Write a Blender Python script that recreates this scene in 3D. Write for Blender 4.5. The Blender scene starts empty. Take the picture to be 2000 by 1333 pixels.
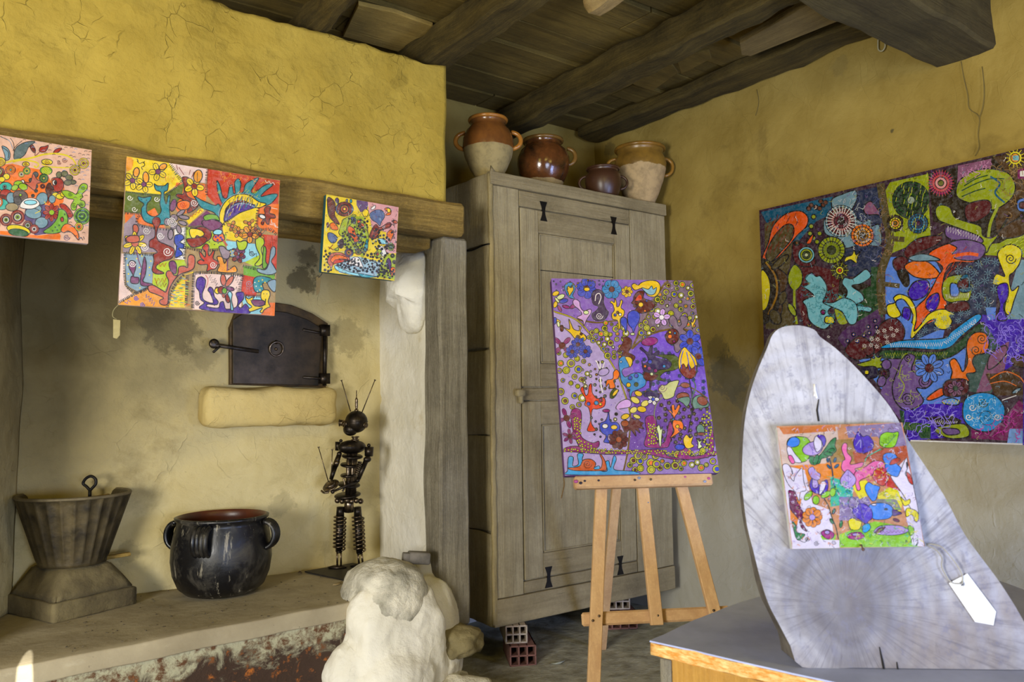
import bpy, bmesh, math, random
import numpy as np
from mathutils import Vector, Matrix, noise
from mathutils.geometry import tessellate_polygon

# ------------------------------------------------------------------ camera
S = bpy.context.scene
COL = S.collection
FPX, EYE, YAW, PITCH, ROLL = 1560.0, 1.15, math.radians(53.5), math.radians(4.25), 0.0125
Fh = Vector((math.cos(YAW), math.sin(YAW), 0)); Rh = Vector((math.sin(YAW), -math.cos(YAW), 0)); Zv = Vector((0, 0, 1))
CF = Fh*math.cos(PITCH) + Zv*math.sin(PITCH)
U0 = -Fh*math.sin(PITCH) + Zv*math.cos(PITCH)
CR = Rh*math.cos(ROLL) - U0*math.sin(ROLL)
CU = U0*math.cos(ROLL) + Rh*math.sin(ROLL)
CAM = Vector((0, 0, EYE))
cam = bpy.data.cameras.new('camera'); camo = bpy.data.objects.new('camera', cam); COL.objects.link(camo)
m = Matrix((CR, CU, -CF)).transposed().to_4x4(); m.translation = CAM
camo.matrix_world = m
cam.sensor_width = 36; cam.lens = FPX*36/2000; cam.clip_start = .05
cam.dof.use_dof = True; cam.dof.focus_distance = 3.1; cam.dof.aperture_fstop = 7.0
S.camera = camo

# ------------------------------------------------------------------ world, lights, exposure
S.view_settings.view_transform = 'Standard'; S.view_settings.look = 'None'
S.view_settings.gamma = 1.0; S.view_settings.use_curve_mapping = False
S.view_settings.exposure = -0.08
w = bpy.data.worlds.new('world'); S.world = w; w.use_nodes = True
w.node_tree.nodes['Background'].inputs[0].default_value = (.80, .78, .42, 1)
w.node_tree.nodes['Background'].inputs[1].default_value = 0.09

def area(name, loc, target, sx, sy, power, color, spread=180):
    l = bpy.data.lights.new(name, 'AREA'); l.shape = 'RECTANGLE'; l.size = sx; l.size_y = sy
    l.energy = power; l.color = color; l.spread = math.radians(spread)
    o = bpy.data.objects.new(name, l); COL.objects.link(o); o.location = loc
    o.rotation_euler = (Vector(target)-Vector(loc)).to_track_quat('-Z', 'Y').to_euler()
    return o
area('side_window', (-1.75, .45, 1.10), (1.5, 3.0, .45), .8, .9, 126, (1.0, .97, .90))
area('doorway_daylight', (.4, -2.3, .65), (2.1, 2.7, .20), 1.3, 1.0, 100, (.64, .74, 1.0))
area('low_window', (2.75, -1.0, .60), (2.0, 1.3, .55), .8, .8, 72, (.40, .53, 1.0))
area('unseen_warm_light', (-.6, .9, 2.3), (1.0, 2.83, 2.25), .3, .3, 7, (1.0, .78, .16))
area('unseen_warm_light', (1.3, .8, 2.5), (2.65, 2.95, 1.8), .3, .3, 8, (1.0, .78, .18))  # added warm light, unseen, yellows the top of the cupboard
area('unseen_warm_light', (1.9, -.7, 2.15), (3.27, 1.2, 2.3), .3, .3, 8, (1.0, .78, .18))  # second added warm light, unseen, for the upper right wall
# a sliver of direct sun that falls past the doorway on the hearth edge
sp = bpy.data.lights.new('sun_sliver', 'SPOT'); sp.energy = 2600; sp.spot_size = math.radians(3.6); sp.spot_blend = .1; sp.shadow_soft_size = .004; sp.color = (1, .97, .9)
spo = bpy.data.objects.new('sun_sliver', sp); COL.objects.link(spo)

# ------------------------------------------------------------------ helpers
def ray(x, y): return CF + CR*((x-1000)/FPX) - CU*((y-666.5)/FPX)
def onp(x, y, ax, v):
    d = ray(x, y); t = (v-CAM[ax])/d[ax]; return CAM + d*t
def onpl(x, y, p0, n):
    d = ray(x, y); t = (Vector(p0)-CAM).dot(n)/d.dot(n); return CAM + d*t
def at(x, y, depth): return CAM + ray(x, y)*depth
def px_of(p):
    q = Vector(p)-CAM; return (1000+FPX*q.dot(CR)/q.dot(CF), 666.5-FPX*q.dot(CU)/q.dot(CF))

def thing(name, label, cat, loc=(0, 0, 0), group=None):
    o = bpy.data.objects.new(name, None); COL.objects.link(o); o.location = loc
    o.empty_display_size = .05
    o['label'] = label; o['category'] = cat
    if group: o['group'] = group
    return o
def tag(o, label, cat, group=None):
    o['label'] = label; o['category'] = cat
    if group: o['group'] = group
    return o
def root_loc(p):
    while p.parent: p = p.parent
    return Vector(p.location)
def obj(name, bm, mat, parent=None, smooth=True, label=None, recalc=True):
    """one mesh object; vertices are authored in world space"""
    if recalc: bmesh.ops.recalc_face_normals(bm, faces=bm.faces)
    if parent is not None:
        base = root_loc(parent)
    else:
        xs = [v.co for v in bm.verts]
        base = Vector((sum(v.x for v in xs)/len(xs), sum(v.y for v in xs)/len(xs), min(v.z for v in xs)))
    for v in bm.verts: v.co -= base
    me = bpy.data.meshes.new(name); bm.to_mesh(me); bm.free()
    if smooth:
        for p in me.polygons: p.use_smooth = True
    mats = mat if isinstance(mat, (list, tuple)) else [mat]
    for k in mats: me.materials.append(k)
    o = bpy.data.objects.new(name, me); COL.objects.link(o)
    if parent is not None: o.parent = parent
    if parent is None: o.location = base
    elif parent.parent is None and parent.type == 'MESH': pass
    if label: o['label'] = label
    if smooth == 'auto':
        mod = o.modifiers.new('es', 'EDGE_SPLIT'); mod.split_angle = math.radians(35)
    return o
def structure(o): o['kind'] = 'structure'; return o
def B(): return bmesh.new()

def fr(axis):
    a = Vector(axis).normalized()
    h = Vector((0, 0, 1)) if abs(a.z) < .9 else Vector((1, 0, 0))
    x = a.cross(h).normalized(); y = a.cross(x).normalized()
    return x, y, a
def box(bm, lo, hi, bev=0.0, seg=1, sub=0, mi=0):
    lo, hi = Vector(lo), Vector(hi)
    M = Matrix.Translation((lo+hi)/2) @ Matrix.Diagonal((*(hi-lo), 1))
    r = bmesh.ops.create_cube(bm, size=1, matrix=M)
    return fin(bm, r['verts'], bev, seg, sub, mi)
def fin(bm, vs, bev, seg=1, sub=0, mi=0):
    fs = list({f for v in vs for f in v.link_faces})
    for f in fs: f.material_index = mi
    if bev > 0:
        es = list({e for v in vs for e in v.link_edges})
        r = bmesh.ops.bevel(bm, geom=es, offset=bev, segments=seg, profile=.5, affect='EDGES')
        vs = r['verts']
        for f in r['faces']: f.material_index = mi
    return vs
def obox(bm, c, x, y, z, sx, sy, sz, bev=0.0, seg=1, mi=0):
    x, y, z = Vector(x).normalized(), Vector(y).normalized(), Vector(z).normalized()
    M = Matrix((x*sx, y*sy, z*sz)).transposed().to_4x4(); M.translation = Vector(c)
    r = bmesh.ops.create_cube(bm, size=1, matrix=M)
    return fin(bm, r['verts'], bev, seg, 0, mi)
def bar(bm, a, b, w, t, side=None, bev=.002, mi=0):
    """plank from a to b; w across `side`, t across the third axis"""
    a, b = Vector(a), Vector(b); z = (b-a).normalized()
    s = Vector(side) if side is not None else fr(z)[0]
    s = (s - z*s.dot(z)).normalized(); n = z.cross(s)
    return obox(bm, (a+b)/2, s, n, z, w, t, (b-a).length, bev, 1, mi)
def tube(bm, pts, r, n=10, cap=True, closed=False, mi=0):
    pts = [Vector(p) for p in pts]; N = len(pts)
    rs = r if isinstance(r, (list, tuple)) else [r]*N
    rings = []; prev = None
    for i, p in enumerate(pts):
        if closed: t = (pts[(i+1) % N]-pts[i-1])
        else: t = pts[min(i+1, N-1)]-pts[max(i-1, 0)]
        t.normalize()
        if prev is None: x = fr(t)[0]
        else:
            x = prev - t*prev.dot(t)
            x = x.normalized() if x.length > 1e-6 else fr(t)[0]
        prev = x; y = t.cross(x)
        rings.append([bm.verts.new(p + (x*math.cos(2*math.pi*k/n)+y*math.sin(2*math.pi*k/n))*rs[i]) for k in range(n)])
    L = N if closed else N-1
    for i in range(L):
        A, Bn = rings[i], rings[(i+1) % N]
        for k in range(n):
            f = bm.faces.new((A[k], A[(k+1) % n], Bn[(k+1) % n], Bn[k])); f.material_index = mi
    if cap and not closed:
        bm.faces.new(rings[0][::-1]).material_index = mi; bm.faces.new(rings[-1]).material_index = mi
def lathe(bm, base, prof, n=40, axis=(0, 0, 1), mi=0, fn=None, cap=True):
    """prof = [(r,h)...]; fn(theta,i)->radius factor"""
    x, y, a = fr(axis); base = Vector(base)
    if abs(Vector(axis).normalized().z-1) < 1e-6: x, y, a = Vector((1, 0, 0)), Vector((0, 1, 0)), Vector((0, 0, 1))
    rings = []
    for i, (r, h) in enumerate(prof):
        ring = []
        for k in range(n):
            th = 2*math.pi*k/n; q = r*(fn(th, i) if fn else 1)
            ring.append(bm.verts.new(base + a*h + (x*math.cos(th)+y*math.sin(th))*q))
        rings.append(ring)
    for i in range(len(rings)-1):
        for k in range(n):
            f = bm.faces.new((rings[i][k], rings[i][(k+1) % n], rings[i+1][(k+1) % n], rings[i+1][k])); f.material_index = mi
    if cap:
        if prof[0][0] > 1e-5: bm.faces.new(rings[0][::-1]).material_index = mi
        if prof[-1][0] > 1e-5: bm.faces.new(rings[-1]).material_index = mi
def sphere(bm, c, r, sc=(1, 1, 1), sub=3, mi=0):
    M = Matrix.Translation(c) @ Matrix.Diagonal((r*sc[0], r*sc[1], r*sc[2], 1))
    r_ = bmesh.ops.create_icosphere(bm, subdivisions=sub, radius=1, matrix=M)
    for v in r_['verts']:
        for f in v.link_faces: f.material_index = mi
    return r_['verts']
def prism(bm, pts, d, bev=0.0, mi=0):
    """outline pts (world) extruded by vector d"""
    vs = [bm.verts.new(Vector(p)) for p in pts]; wv = [bm.verts.new(Vector(p)+Vector(d)) for p in pts]
    n = len(pts)
    f1 = bm.faces.new(vs); f2 = bm.faces.new(wv[::-1])
    fs = [f1, f2]+[bm.faces.new((vs[(k+1) % n], vs[k], wv[k], wv[(k+1) % n])) for k in range(n)]
    for f in fs: f.material_index = mi
    if bev > 0: bmesh.ops.bevel(bm, geom=list(f1.edges)+list(f2.edges), offset=bev, segments=2, profile=.5, affect='EDGES')
def cr(pts, closed=True, k=6):
    """Catmull-Rom through 2-D/3-D points"""
    P = [Vector(p) for p in pts]; n = len(P); out = []
    rng = range(n) if closed else range(n-1)
    for i in rng:
        if closed: a, b, c, d = P[i-1], P[i], P[(i+1) % n], P[(i+2) % n]
        else: a, b, c, d = P[max(i-1, 0)], P[i], P[i+1], P[min(i+2, n-1)]
        for j in range(k):
            t = j/k
            out.append(.5*((2*b)+(c-a)*t+(2*a-5*b+4*c-d)*t*t+(3*b-a-3*c+d)*t**3))
    if not closed: out.append(P[-1])
    return out
def roughen(bm, amp, sc, seed=0, axes=(1, 1, 1), octv=4):
    o = Vector((seed*7.3, seed*3.1, seed*5.7))
    for v in bm.verts:
        d = noise.noise_vector(v.co*sc+o)
        e = noise.noise_vector(v.co*sc*2.7+o)
        v.co += Vector((d.x*axes[0], d.y*axes[1], d.z*axes[2]))*amp + Vector((e.x*axes[0], e.y*axes[1], e.z*axes[2]))*amp*.4
def cut(bm, length):
    """subdivide long edges so that roughen has something to move"""
    for _ in range(6):
        es = [e for e in bm.edges if e.calc_length() > length]
        if not es: break
        bmesh.ops.subdivide_edges(bm, edges=es, cuts=1, use_grid_fill=True)
def rock(bm, c, r, sc, seed, amp=.16, sub=4, flat=None, boxy=0.0):
    vs = sphere(bm, (0, 0, 0), 1, (1, 1, 1), sub)
    for v in vs:
        d = v.co.normalized()
        if boxy:
            mx = max(abs(d.x), abs(d.y), abs(d.z)); d = d.lerp(d/mx, boxy)
        n_ = noise.noise(d*1.3+Vector((seed, 0, 0)))*amp + noise.noise(d*3.5+Vector((0, seed, 0)))*amp*.4 + noise.noise(d*9+Vector((0, seed, 0)))*amp*.13
        d = d*(1+n_)
        p = Vector(c)+Vector((d.x*r*sc[0], d.y*r*sc[1], d.z*r*sc[2]))
        if flat is not None and p.z < flat: p.z = flat
        v.co = p
    return vs

# ------------------------------------------------------------------ materials
def s2l(c):
    return tuple(((x/255)/12.92 if x/255 <= .04045 else ((x/255+.055)/1.055)**2.4) for x in c)+(1,)
class NT:
    def __init__(s, name):
        s.m = bpy.data.materials.new(name); s.m.use_nodes = True; s.t = s.m.node_tree; s.b = s.t.nodes['Principled BSDF']
        s.tc = s.t.nodes.new('ShaderNodeTexCoord')
    def n(s, ty, **kw):
        q = s.t.nodes.new(ty)
        for k, v in kw.items():
            if hasattr(q, k): setattr(q, k, v)
            else: q.inputs[k.replace('_', ' ')].default_value = v
        return q
    def l(s, a, b): s.t.links.new(a, b)
    def map(s, sc=(1, 1, 1), rot=(0, 0, 0), src=None):
        q = s.n('ShaderNodeMapping'); q.inputs['Scale'].default_value = sc; q.inputs['Rotation'].default_value = rot
        s.l(src or s.tc.outputs['Object'], q.inputs[0]); return q.outputs[0]
    def noise(s, vec, scale, detail=6, rough=.55, dist=0):
        q = s.n('ShaderNodeTexNoise', Scale=scale, Detail=detail, Roughness=rough, Distortion=dist); s.l(vec, q.inputs['Vector']); return q.outputs[0]
    def ramp(s, fac, stops):
        q = s.n('ShaderNodeValToRGB'); e = q.color_ramp.elements
        while len(e) < len(stops): e.new(.5)
        for i, (p, c) in enumerate(stops):
            e[i].position = p; e[i].color = c if isinstance(c, tuple) and len(c) == 4 else ((c, c, c, 1) if not isinstance(c, tuple) else s2l(c))
        s.l(fac, q.inputs[0]); return q.outputs[0]
    def mix(s, f, a, b, mode='MIX'):
        q = s.n('ShaderNodeMix'); q.data_type = 'RGBA'; q.blend_type = mode
        for sock, v in ((q.inputs[0], f), (q.inputs[6], a), (q.inputs[7], b)):
            if hasattr(v, 'is_linked'): s.l(v, sock)
            elif isinstance(v, (int, float)): sock.default_value = v
            else: sock.default_value = v if len(v) == 4 else s2l(v)
        return q.outputs[2]
    def math(s, op, a, b=0.0):
        q = s.n('ShaderNodeMath'); q.operation = op
        for sock, v in ((q.inputs[0], a), (q.inputs[1], b)):
            if hasattr(v, 'is_linked'): s.l(v, sock)
            else: sock.default_value = v
        return q.outputs[0]
    def bump(s, h, dist, strength=1.0, prev=None):
        q = s.n('ShaderNodeBump', Strength=strength, Distance=dist); s.l(h, q.inputs['Height'])
        if prev is not None: s.l(prev, q.inputs['Normal'])
        return q.outputs[0]
    def out(s, col=None, rough=None, nrm=None, metal=None, spec=None):
        for k, v in (('Base Color', col), ('Roughness', rough), ('Metallic', metal), ('Specular IOR Level', spec)):
            if v is None: continue
            if hasattr(v, 'is_linked'): s.l(v, s.b.inputs[k])
            else: s.b.inputs[k].default_value = (v if len(v) == 4 else s2l(v)) if isinstance(v, tuple) else v
        if nrm is not None: s.l(nrm, s.b.inputs['Normal'])
        return s.m
def plaster(name, c1, c2, trowel=1.0, stain=None, stain_amt=.5, cell=5.0, spots=(), big=1.0, low_light=None):
    k = NT(name); v = k.map()
    ds = k.n('ShaderNodeTexNoise', Scale=3.0, Detail=5.0); k.l(v, ds.inputs['Vector'])
    wv = k.n('ShaderNodeVectorMath'); wv.operation = 'MULTIPLY_ADD'; k.l(ds.outputs['Color'], wv.inputs[0]); wv.inputs[1].default_value = (.22, .22, .22); k.l(v, wv.inputs[2])
    vo = k.n('ShaderNodeTexVoronoi', Scale=cell); k.l(wv.outputs[0], vo.inputs['Vector'])
    vo2 = k.n('ShaderNodeTexVoronoi', Scale=cell*2.6); k.l(wv.outputs[0], vo2.inputs['Vector'])
    n1 = k.noise(v, 4, 9, .55, .2); n2 = k.noise(v, 22, 8, .62, .1)
    col = k.mix(k.ramp(n1, [(.3, 0.0), (.7, 1.0)]), c1, c2)
    if stain:
        n3 = k.noise(v, 2.6, 10, .68, .4)
        col = k.mix(k.math('MULTIPLY', k.ramp(n3, [(.56, 0.0), (.66, 1.0)]), stain_amt), col, stain)
    geo = k.n('ShaderNodeNewGeometry'); nz = k.noise(v, 16, 8, .75, .3)
    for p_, r_, amt, sc_ in spots:      # soot and dark marks; the wide soft ones paint shade into the alcove
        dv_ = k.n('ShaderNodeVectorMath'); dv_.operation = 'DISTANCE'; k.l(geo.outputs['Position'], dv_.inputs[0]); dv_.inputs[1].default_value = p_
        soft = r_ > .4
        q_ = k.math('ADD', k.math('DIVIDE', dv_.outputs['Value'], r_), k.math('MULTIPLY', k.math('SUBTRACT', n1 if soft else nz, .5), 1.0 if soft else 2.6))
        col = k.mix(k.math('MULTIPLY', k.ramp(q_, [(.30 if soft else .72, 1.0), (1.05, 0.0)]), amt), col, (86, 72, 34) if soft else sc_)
    speck = k.noise(v, 70, 3, .7)
    col = k.mix(k.ramp(speck, [(.70, 0.0), (.78, .5)]), col, tuple(x*.55 for x in c1))
    sep = k.n('ShaderNodeSeparateColor'); k.l(vo.outputs['Color'], sep.inputs[0])
    sep2 = k.n('ShaderNodeSeparateColor'); k.l(vo2.outputs['Color'], sep2.inputs[0])
    lum = k.math('MULTIPLY', k.math('ADD', sep.outputs[1], sep2.outputs[0]), .5)
    col = k.mix(k.math('MULTIPLY', lum, .10), col, tuple(x*.62 for x in c1))
    if low_light:    # greyer towards the foot: cool low daylight painted into the wall colour
        sz = k.n('ShaderNodeSeparateXYZ'); k.l(geo.outputs['Position'], sz.inputs[0])
        hz = k.math('ADD', sz.outputs[2], k.math('MULTIPLY', k.math('SUBTRACT', n1, .5), .7))
        col = k.mix(k.ramp(k.math('MULTIPLY', hz, 1/low_light[1]), [(.35, .9), (1.0, 0.0)]), col, low_light[0])
    def facet(v_, scl):   # each trowel stroke is a slightly tilted flake with a crisp edge
        sb_ = k.n('ShaderNodeVectorMath'); sb_.operation = 'SUBTRACT'; k.l(wv.outputs[0], sb_.inputs[0]); k.l(v_.outputs['Position'], sb_.inputs[1])
        ce = k.n('ShaderNodeVectorMath'); ce.operation = 'SUBTRACT'; k.l(v_.outputs['Color'], ce.inputs[0]); ce.inputs[1].default_value = (.5, .5, .5)
        dp_ = k.n('ShaderNodeVectorMath'); dp_.operation = 'DOT_PRODUCT'; k.l(sb_.outputs[0], dp_.inputs[0]); k.l(ce.outputs[0], dp_.inputs[1]); return dp_.outputs['Value']
    b1 = k.bump(facet(vo, cell), .11*trowel, 1.0)
    b1 = k.bump(facet(vo2, cell*2.6), .10*trowel, 1.0, b1)
    b1 = k.bump(sep2.outputs[1], .004*trowel, 1.0, b1)
    ve = k.n('ShaderNodeTexVoronoi', Scale=cell*1.7); ve.feature = 'DISTANCE_TO_EDGE'; k.l(wv.outputs[0], ve.inputs['Vector'])
    lip = k.math('MULTIPLY', k.ramp(ve.outputs['Distance'], [(.0, 1.0), (.022, 0.0)]), k.ramp(k.noise(v, 9, 3, .6), [(.53, 0.0), (.62, 1.0)]))
    b1 = k.bump(lip, .0022*trowel, .8, b1)
    b2 = k.bump(n1, .03*big, .8, b1)
    b3 = k.bump(n2, .008*big, .7, b2)
    return k.out(col, .9, b3, spec=.2)
def wood(name, c1, c2, axis=0, crack=.5, sc=1.0, rough=.75, dark=None, bumpd=.004):
    k = NT(name); s_ = [14*sc]*3; s_[axis] = 1.1*sc
    v = k.map(tuple(s_)); n1 = k.noise(v, 2.2, 10, .72, .5)
    s2 = [60*sc]*3; s2[axis] = 2.0*sc
    n2 = k.noise(k.map(tuple(s2)), 1.6, 6, .7, .2)
    n3 = k.noise(k.map(), 5.0, 10, .72, .3); n4 = k.noise(k.map(), 90, 8, .75)
    col = k.mix(k.ramp(n1, [(.3, 0.0), (.7, 1.0)]), c1, c2)
    col = k.mix(k.ramp(n3, [(.4, 0.0), (.75, .65)]), col, dark or tuple(x*.6 for x in c1))
    col = k.mix(k.ramp(n2, [(.62, 0.0), (.74, crack)]), col, tuple(x*.35 for x in c1))
    col = k.mix(k.ramp(n4, [(.5, 0.0), (.75, .3)]), col, tuple(min(255, x*1.15) for x in c1))
    b = k.bump(n1, bumpd*2, .8); b = k.bump(n4, bumpd*.5, .6, b); b = k.bump(n2, bumpd, .7, b)
    return k.out(col, rough, b, spec=.25)
def metal(name, c1, c2, rough=.4, met=.8, sc=30):
    k = NT(name); n1 = k.noise(k.map(), sc, 8, .65)
    col = k.mix(k.ramp(n1, [(.4, 0.0), (.65, 1.0)]), c1, c2)
    r_ = k.ramp(n1, [(.3, rough*.75), (.7, min(1, rough*1.5))])
    return k.out(col, r_, k.bump(n1, .002, .4), met)
def simple(name, c1, c2=None, rough=.7, sc=20, bump=.002, met=0.0):
    k = NT(name); n1 = k.noise(k.map(), sc, 7, .62)
    col = k.mix(k.ramp(n1, [(.35, 0.0), (.68, 1.0)]), c1, c2 or tuple(x*.8 for x in c1))
    return k.out(col, rough, k.bump(n1, bump, .7), met)
OCH1, OCH2 = (222, 200, 140), (202, 178, 116)
M_chim = plaster('ochre trowelled plaster', (186, 160, 70), (166, 140, 54), 1.7, (146, 122, 46), .5, 8)
M_alc = plaster('sooted hearth plaster with painted shade', (216, 202, 154), (188, 170, 116), 1.0, (132, 116, 72), .5, 4, [(tuple(onp(x, y, 1, 3.42)), r_, a_, (70, 62, 40)) for x, y, r_, a_ in ((150, 480, 1.05, .92), (40, 780, .6, .5), (335, 640, .12, .6), (300, 610, .08, .5), (590, 545, .07, .75), (600, 500, .05, .6), (680, 660, .10, .35), (400, 700, .06, .3), (550, 985, .06, .25), (250, 1080, .05, .3))])  # two widest marks are the shaded upper left, painted; the small ones are soot
M_white = plaster('limewashed plaster', (242, 238, 226), (222, 216, 196), .6, (196, 178, 130), .5, 3)
M_right = plaster('ochre wall plaster', (170, 148, 80), (146, 124, 60), .4, (118, 100, 52), .5, 3, [(tuple(onp(x, y, 0, 3.27)), r_, a_, (84, 78, 54)) for x, y, r_, a_ in ((1425, 735, .13, .75), (1400, 690, .09, .5), (1450, 780, .08, .5), (1190, 290, .05, .5), (1740, 255, .012, .9), (1690, 165, .006, .9), (1745, 180, .01, .8), (1640, 130, .05, .25))], .55, ((184, 182, 170), 1.45))
M_floor = simple('packed dirt floor', (182, 178, 154), (134, 130, 108), .95, 14, .02)
M_ceilw = wood('dusty ceiling board wood', (128, 106, 48), (84, 70, 32), 0, .9, .6, .9)
M_beamY = wood('smoked beam wood', (118, 100, 50), (50, 43, 23), 1, .9, .7, .9, (26, 24, 18), .014)
M_beamX = wood('old lintel wood', (204, 170, 90), (104, 82, 40), 0, 1.0, .6, .9, (58, 46, 26), .014)
M_post = wood('weathered grey post wood', (180, 172, 152), (126, 118, 100), 2, 1.0, .8, .85, (84, 78, 66), .014)
M_cup = wood('grey weathered cupboard wood', (184, 170, 134), (148, 134, 100), 2, .9, .7, .8, (116, 102, 72), .007)
M_cupH = wood('grey weathered rail wood', (176, 160, 122), (138, 124, 92), 0, .9, .7, .8, (102, 90, 62), .007)
M_pine = wood('pine easel wood', (214, 178, 132), (190, 150, 106), 2, .3, 1.2, .6, (168, 132, 96), .001)
M_pineH = wood('pine easel rail wood', (210, 174, 130), (186, 146, 104), 0, .3, 1.2, .6, (164, 128, 92), .001)
M_dark = simple('dark iron', (34, 30, 26), (20, 18, 16), .5, 25, .004, .6)
M_iron = metal('polished scrap steel', (128, 112, 92), (56, 48, 40), .28, .95)
M_irond = metal('blackened steel', (62, 54, 46), (26, 23, 20), .34, .85)
M_stone = simple('pale rough stone', (226, 220, 202), (140, 136, 120), .92, 11, .04)
M_rock = simple('yellow field stone', (150, 138, 100), (108, 98, 68), .92, 10, .03)
M_string = simple('hemp string', (150, 140, 96), None, .9)
M_paper = simple('white paper tag', (240, 240, 240), (232, 232, 234), .7, 8, .0002)
M_cord = simple('dark ink', (40, 38, 40), None, .7)
M_black = simple('blackened wood', (24, 20, 15), None, .9)

# ------------------------------------------------------------------ room shell
YA, YB, XR, YN, XA, ZH = 2.83, 3.42, 3.27, 3.55, 1.75, .42
def grid(p0, du, dv, nu, nv, amp=.008, sc=2.5, seed=0, fn=None):
    """closed-looking plaster sheet: p0 + u*du + v*dv, displaced along its normal"""
    bm = B(); p0, du, dv = Vector(p0), Vector(du), Vector(dv); n = du.cross(dv).normalized(); vs = []
    for j in range(nv+1):
        row = []
        for i in range(nu+1):
            u, v = i/nu, j/nv
            p = p0+du*u+dv*v
            h = noise.noise(p*sc+Vector((seed, 0, 0)))*amp + noise.noise(p*sc*3+Vector((seed, 0, 0)))*amp*.3
            p = p+n*h
            if fn: p = fn(p, u, v)
            row.append(bm.verts.new(p))
        vs.append(row)
    for j in range(nv):
        for i in range(nu):
            bm.faces.new((vs[j][i], vs[j][i+1], vs[j+1][i+1], vs[j+1][i]))
    return bm
def slab(name, p0, du, dv, thick, nu, nv, mat, amp=.008, sc=2.5, seed=0, fn=None):
    bm = grid(p0, du, dv, nu, nv, amp, sc, seed, fn)
    n = Vector(du).cross(Vector(dv)).normalized()
    r = bmesh.ops.extrude_face_region(bm, geom=list(bm.faces))
    for v in [g for g in r['geom'] if isinstance(g, bmesh.types.BMVert)]: v.co -= n*thick
    return structure(obj(name, bm, mat))

# floor (dirt), slightly uneven
fl = slab('floor', (-2.6, -3.2, 0), (6.1, 0, 0), (0, 6.9, 0), .08, 120, 130, M_floor, .012, 2.2, 3)
# right wall and the niche's back wall
slab('wall_right', (XR, -1.4, -.05), (0, 5.1, 0), (0, 0, 2.86), -.2, 160, 90, M_right, .016, 1.6, 5).scale = (1, 1, 1)
slab('wall_back', (3.45, YN, -.05), (-1.75, 0, 0), (0, 0, 2.86), -.15, 60, 90, M_right, .012, 2, 8)
# chimney breast: ragged top and right end, with thickness
def chim(p, u, v):
    if v > .985:
        p.z += noise.noise(Vector((p.x*7, 0, 3)))*.022 + noise.noise(Vector((p.x*25, 0, 3)))*.006
    if u > .99: p.x += noise.noise(Vector((0, p.z*6, 3)))*.01
    return p
cb = slab('wall_chimney', (-2.3, YA, 1.975), (4.06, 0, 0), (0, 0, .60), .16, 280, 46, M_chim, .014, 2.2, 1, chim)
# hearth alcove walls
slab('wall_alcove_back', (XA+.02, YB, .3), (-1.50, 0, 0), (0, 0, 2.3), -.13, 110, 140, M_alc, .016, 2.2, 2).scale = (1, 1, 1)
def rightalc(p, u, v):
    z = p.z
    if z > 1.72: p.x -= (z-1.72)*.2
    if abs(z-1.16) < .02: p.x += .006
    return p
slab('wall_alcove_right', (XA, YB+.05, .2), (0, -.53, 0), (0, 0, 2.2), .09, 40, 120, M_white, .012, 2.5, 4, rightalc)
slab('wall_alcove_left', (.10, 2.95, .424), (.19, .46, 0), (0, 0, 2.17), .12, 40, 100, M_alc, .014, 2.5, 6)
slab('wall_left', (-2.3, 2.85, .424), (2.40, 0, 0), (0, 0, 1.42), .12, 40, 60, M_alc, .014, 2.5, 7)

# ceiling: boards along X between and above the joists (one structure), plus roof deck above the gaps
bm = B(); random.seed(4)
yy = -1.4
while yy < 3.7:
    wd = random.uniform(.15, .23); z = 2.765+random.uniform(-.006, .012)
    x = -2.4
    while x < 3.4:
        L = random.choice([1.1, 1.6, 2.1]); x2 = min(x+L, 3.45)
        g = random.uniform(.004, .014)
        box(bm, (x+.003, yy+g/2, z), (x2-.003, yy+wd-g/2, z+.03), .003)
        x = x2
    yy += wd
cut(bm, .25); roughen(bm, .006, 5, 2)
structure(obj('ceiling', bm, M_ceilw, smooth=False))
bm = B(); box(bm, (-2.6, -1.6, 2.86), (3.6, 3.8, 2.92)); structure(obj('ceiling_deck', bm, M_black))

def timber(name, a, b, w_, h_, mat, label, cat='beam', amp=.012, seed=1, side=None, group=None, bev=.012):
    bm = B(); bar(bm, a, b, w_, h_, side or (1, 0, 0), bev); cut(bm, .05); roughen(bm, amp, 7, seed)
    return tag(obj(name, bm, mat, smooth='auto'), label, cat, group)
# joists run along Y
timber('ceiling_joist', (1.20, 1.0, 2.66), (1.20, 3.3, 2.66), .11, .13, M_beamY, 'thick round-edged grey ceiling joist directly over the chimney breast top', amp=.018, seed=2, bev=.04)
timber('ceiling_joist', (1.745, .9, 2.67), (1.745, 3.45, 2.67), .125, .13, M_beamY, 'ceiling joist meeting the right top corner of the chimney breast', amp=.014, seed=3)
timber('ceiling_joist', (2.50, .7, 2.675), (2.56, 3.5, 2.675), .14, .14, M_beamY, 'long smoke-blackened ceiling joist running down to the jars in the corner', amp=.016, seed=5)
# short stub end, pale
timber('beam_stub', (1.90, 1.05, 2.62), (1.93, 2.10, 2.60), .11, .10, wood('pale split wood', (176, 150, 98), (130, 108, 66), 1, .9, .8, .85), 'pale short broken beam end poking in at the top middle of the ceiling', amp=.012, seed=7, bev=.03)
# loose half-round board over the breast
bm = B()
o_ = [onp(x, y, 2, 2.735) for x, y in [(670, 72), (700, 10), (770, 25), (845, 52), (852, 68), (825, 95), (785, 104)]]
prism(bm, o_, (0, 0, .02), .004); tag(obj('loose_board', bm, wood('loose board wood', (186, 156, 80), (138, 112, 54), 0, .4, .7, .9), smooth=False), 'tan loose board with a rounded end tucked between two joists above the chimney breast', 'board')
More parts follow.
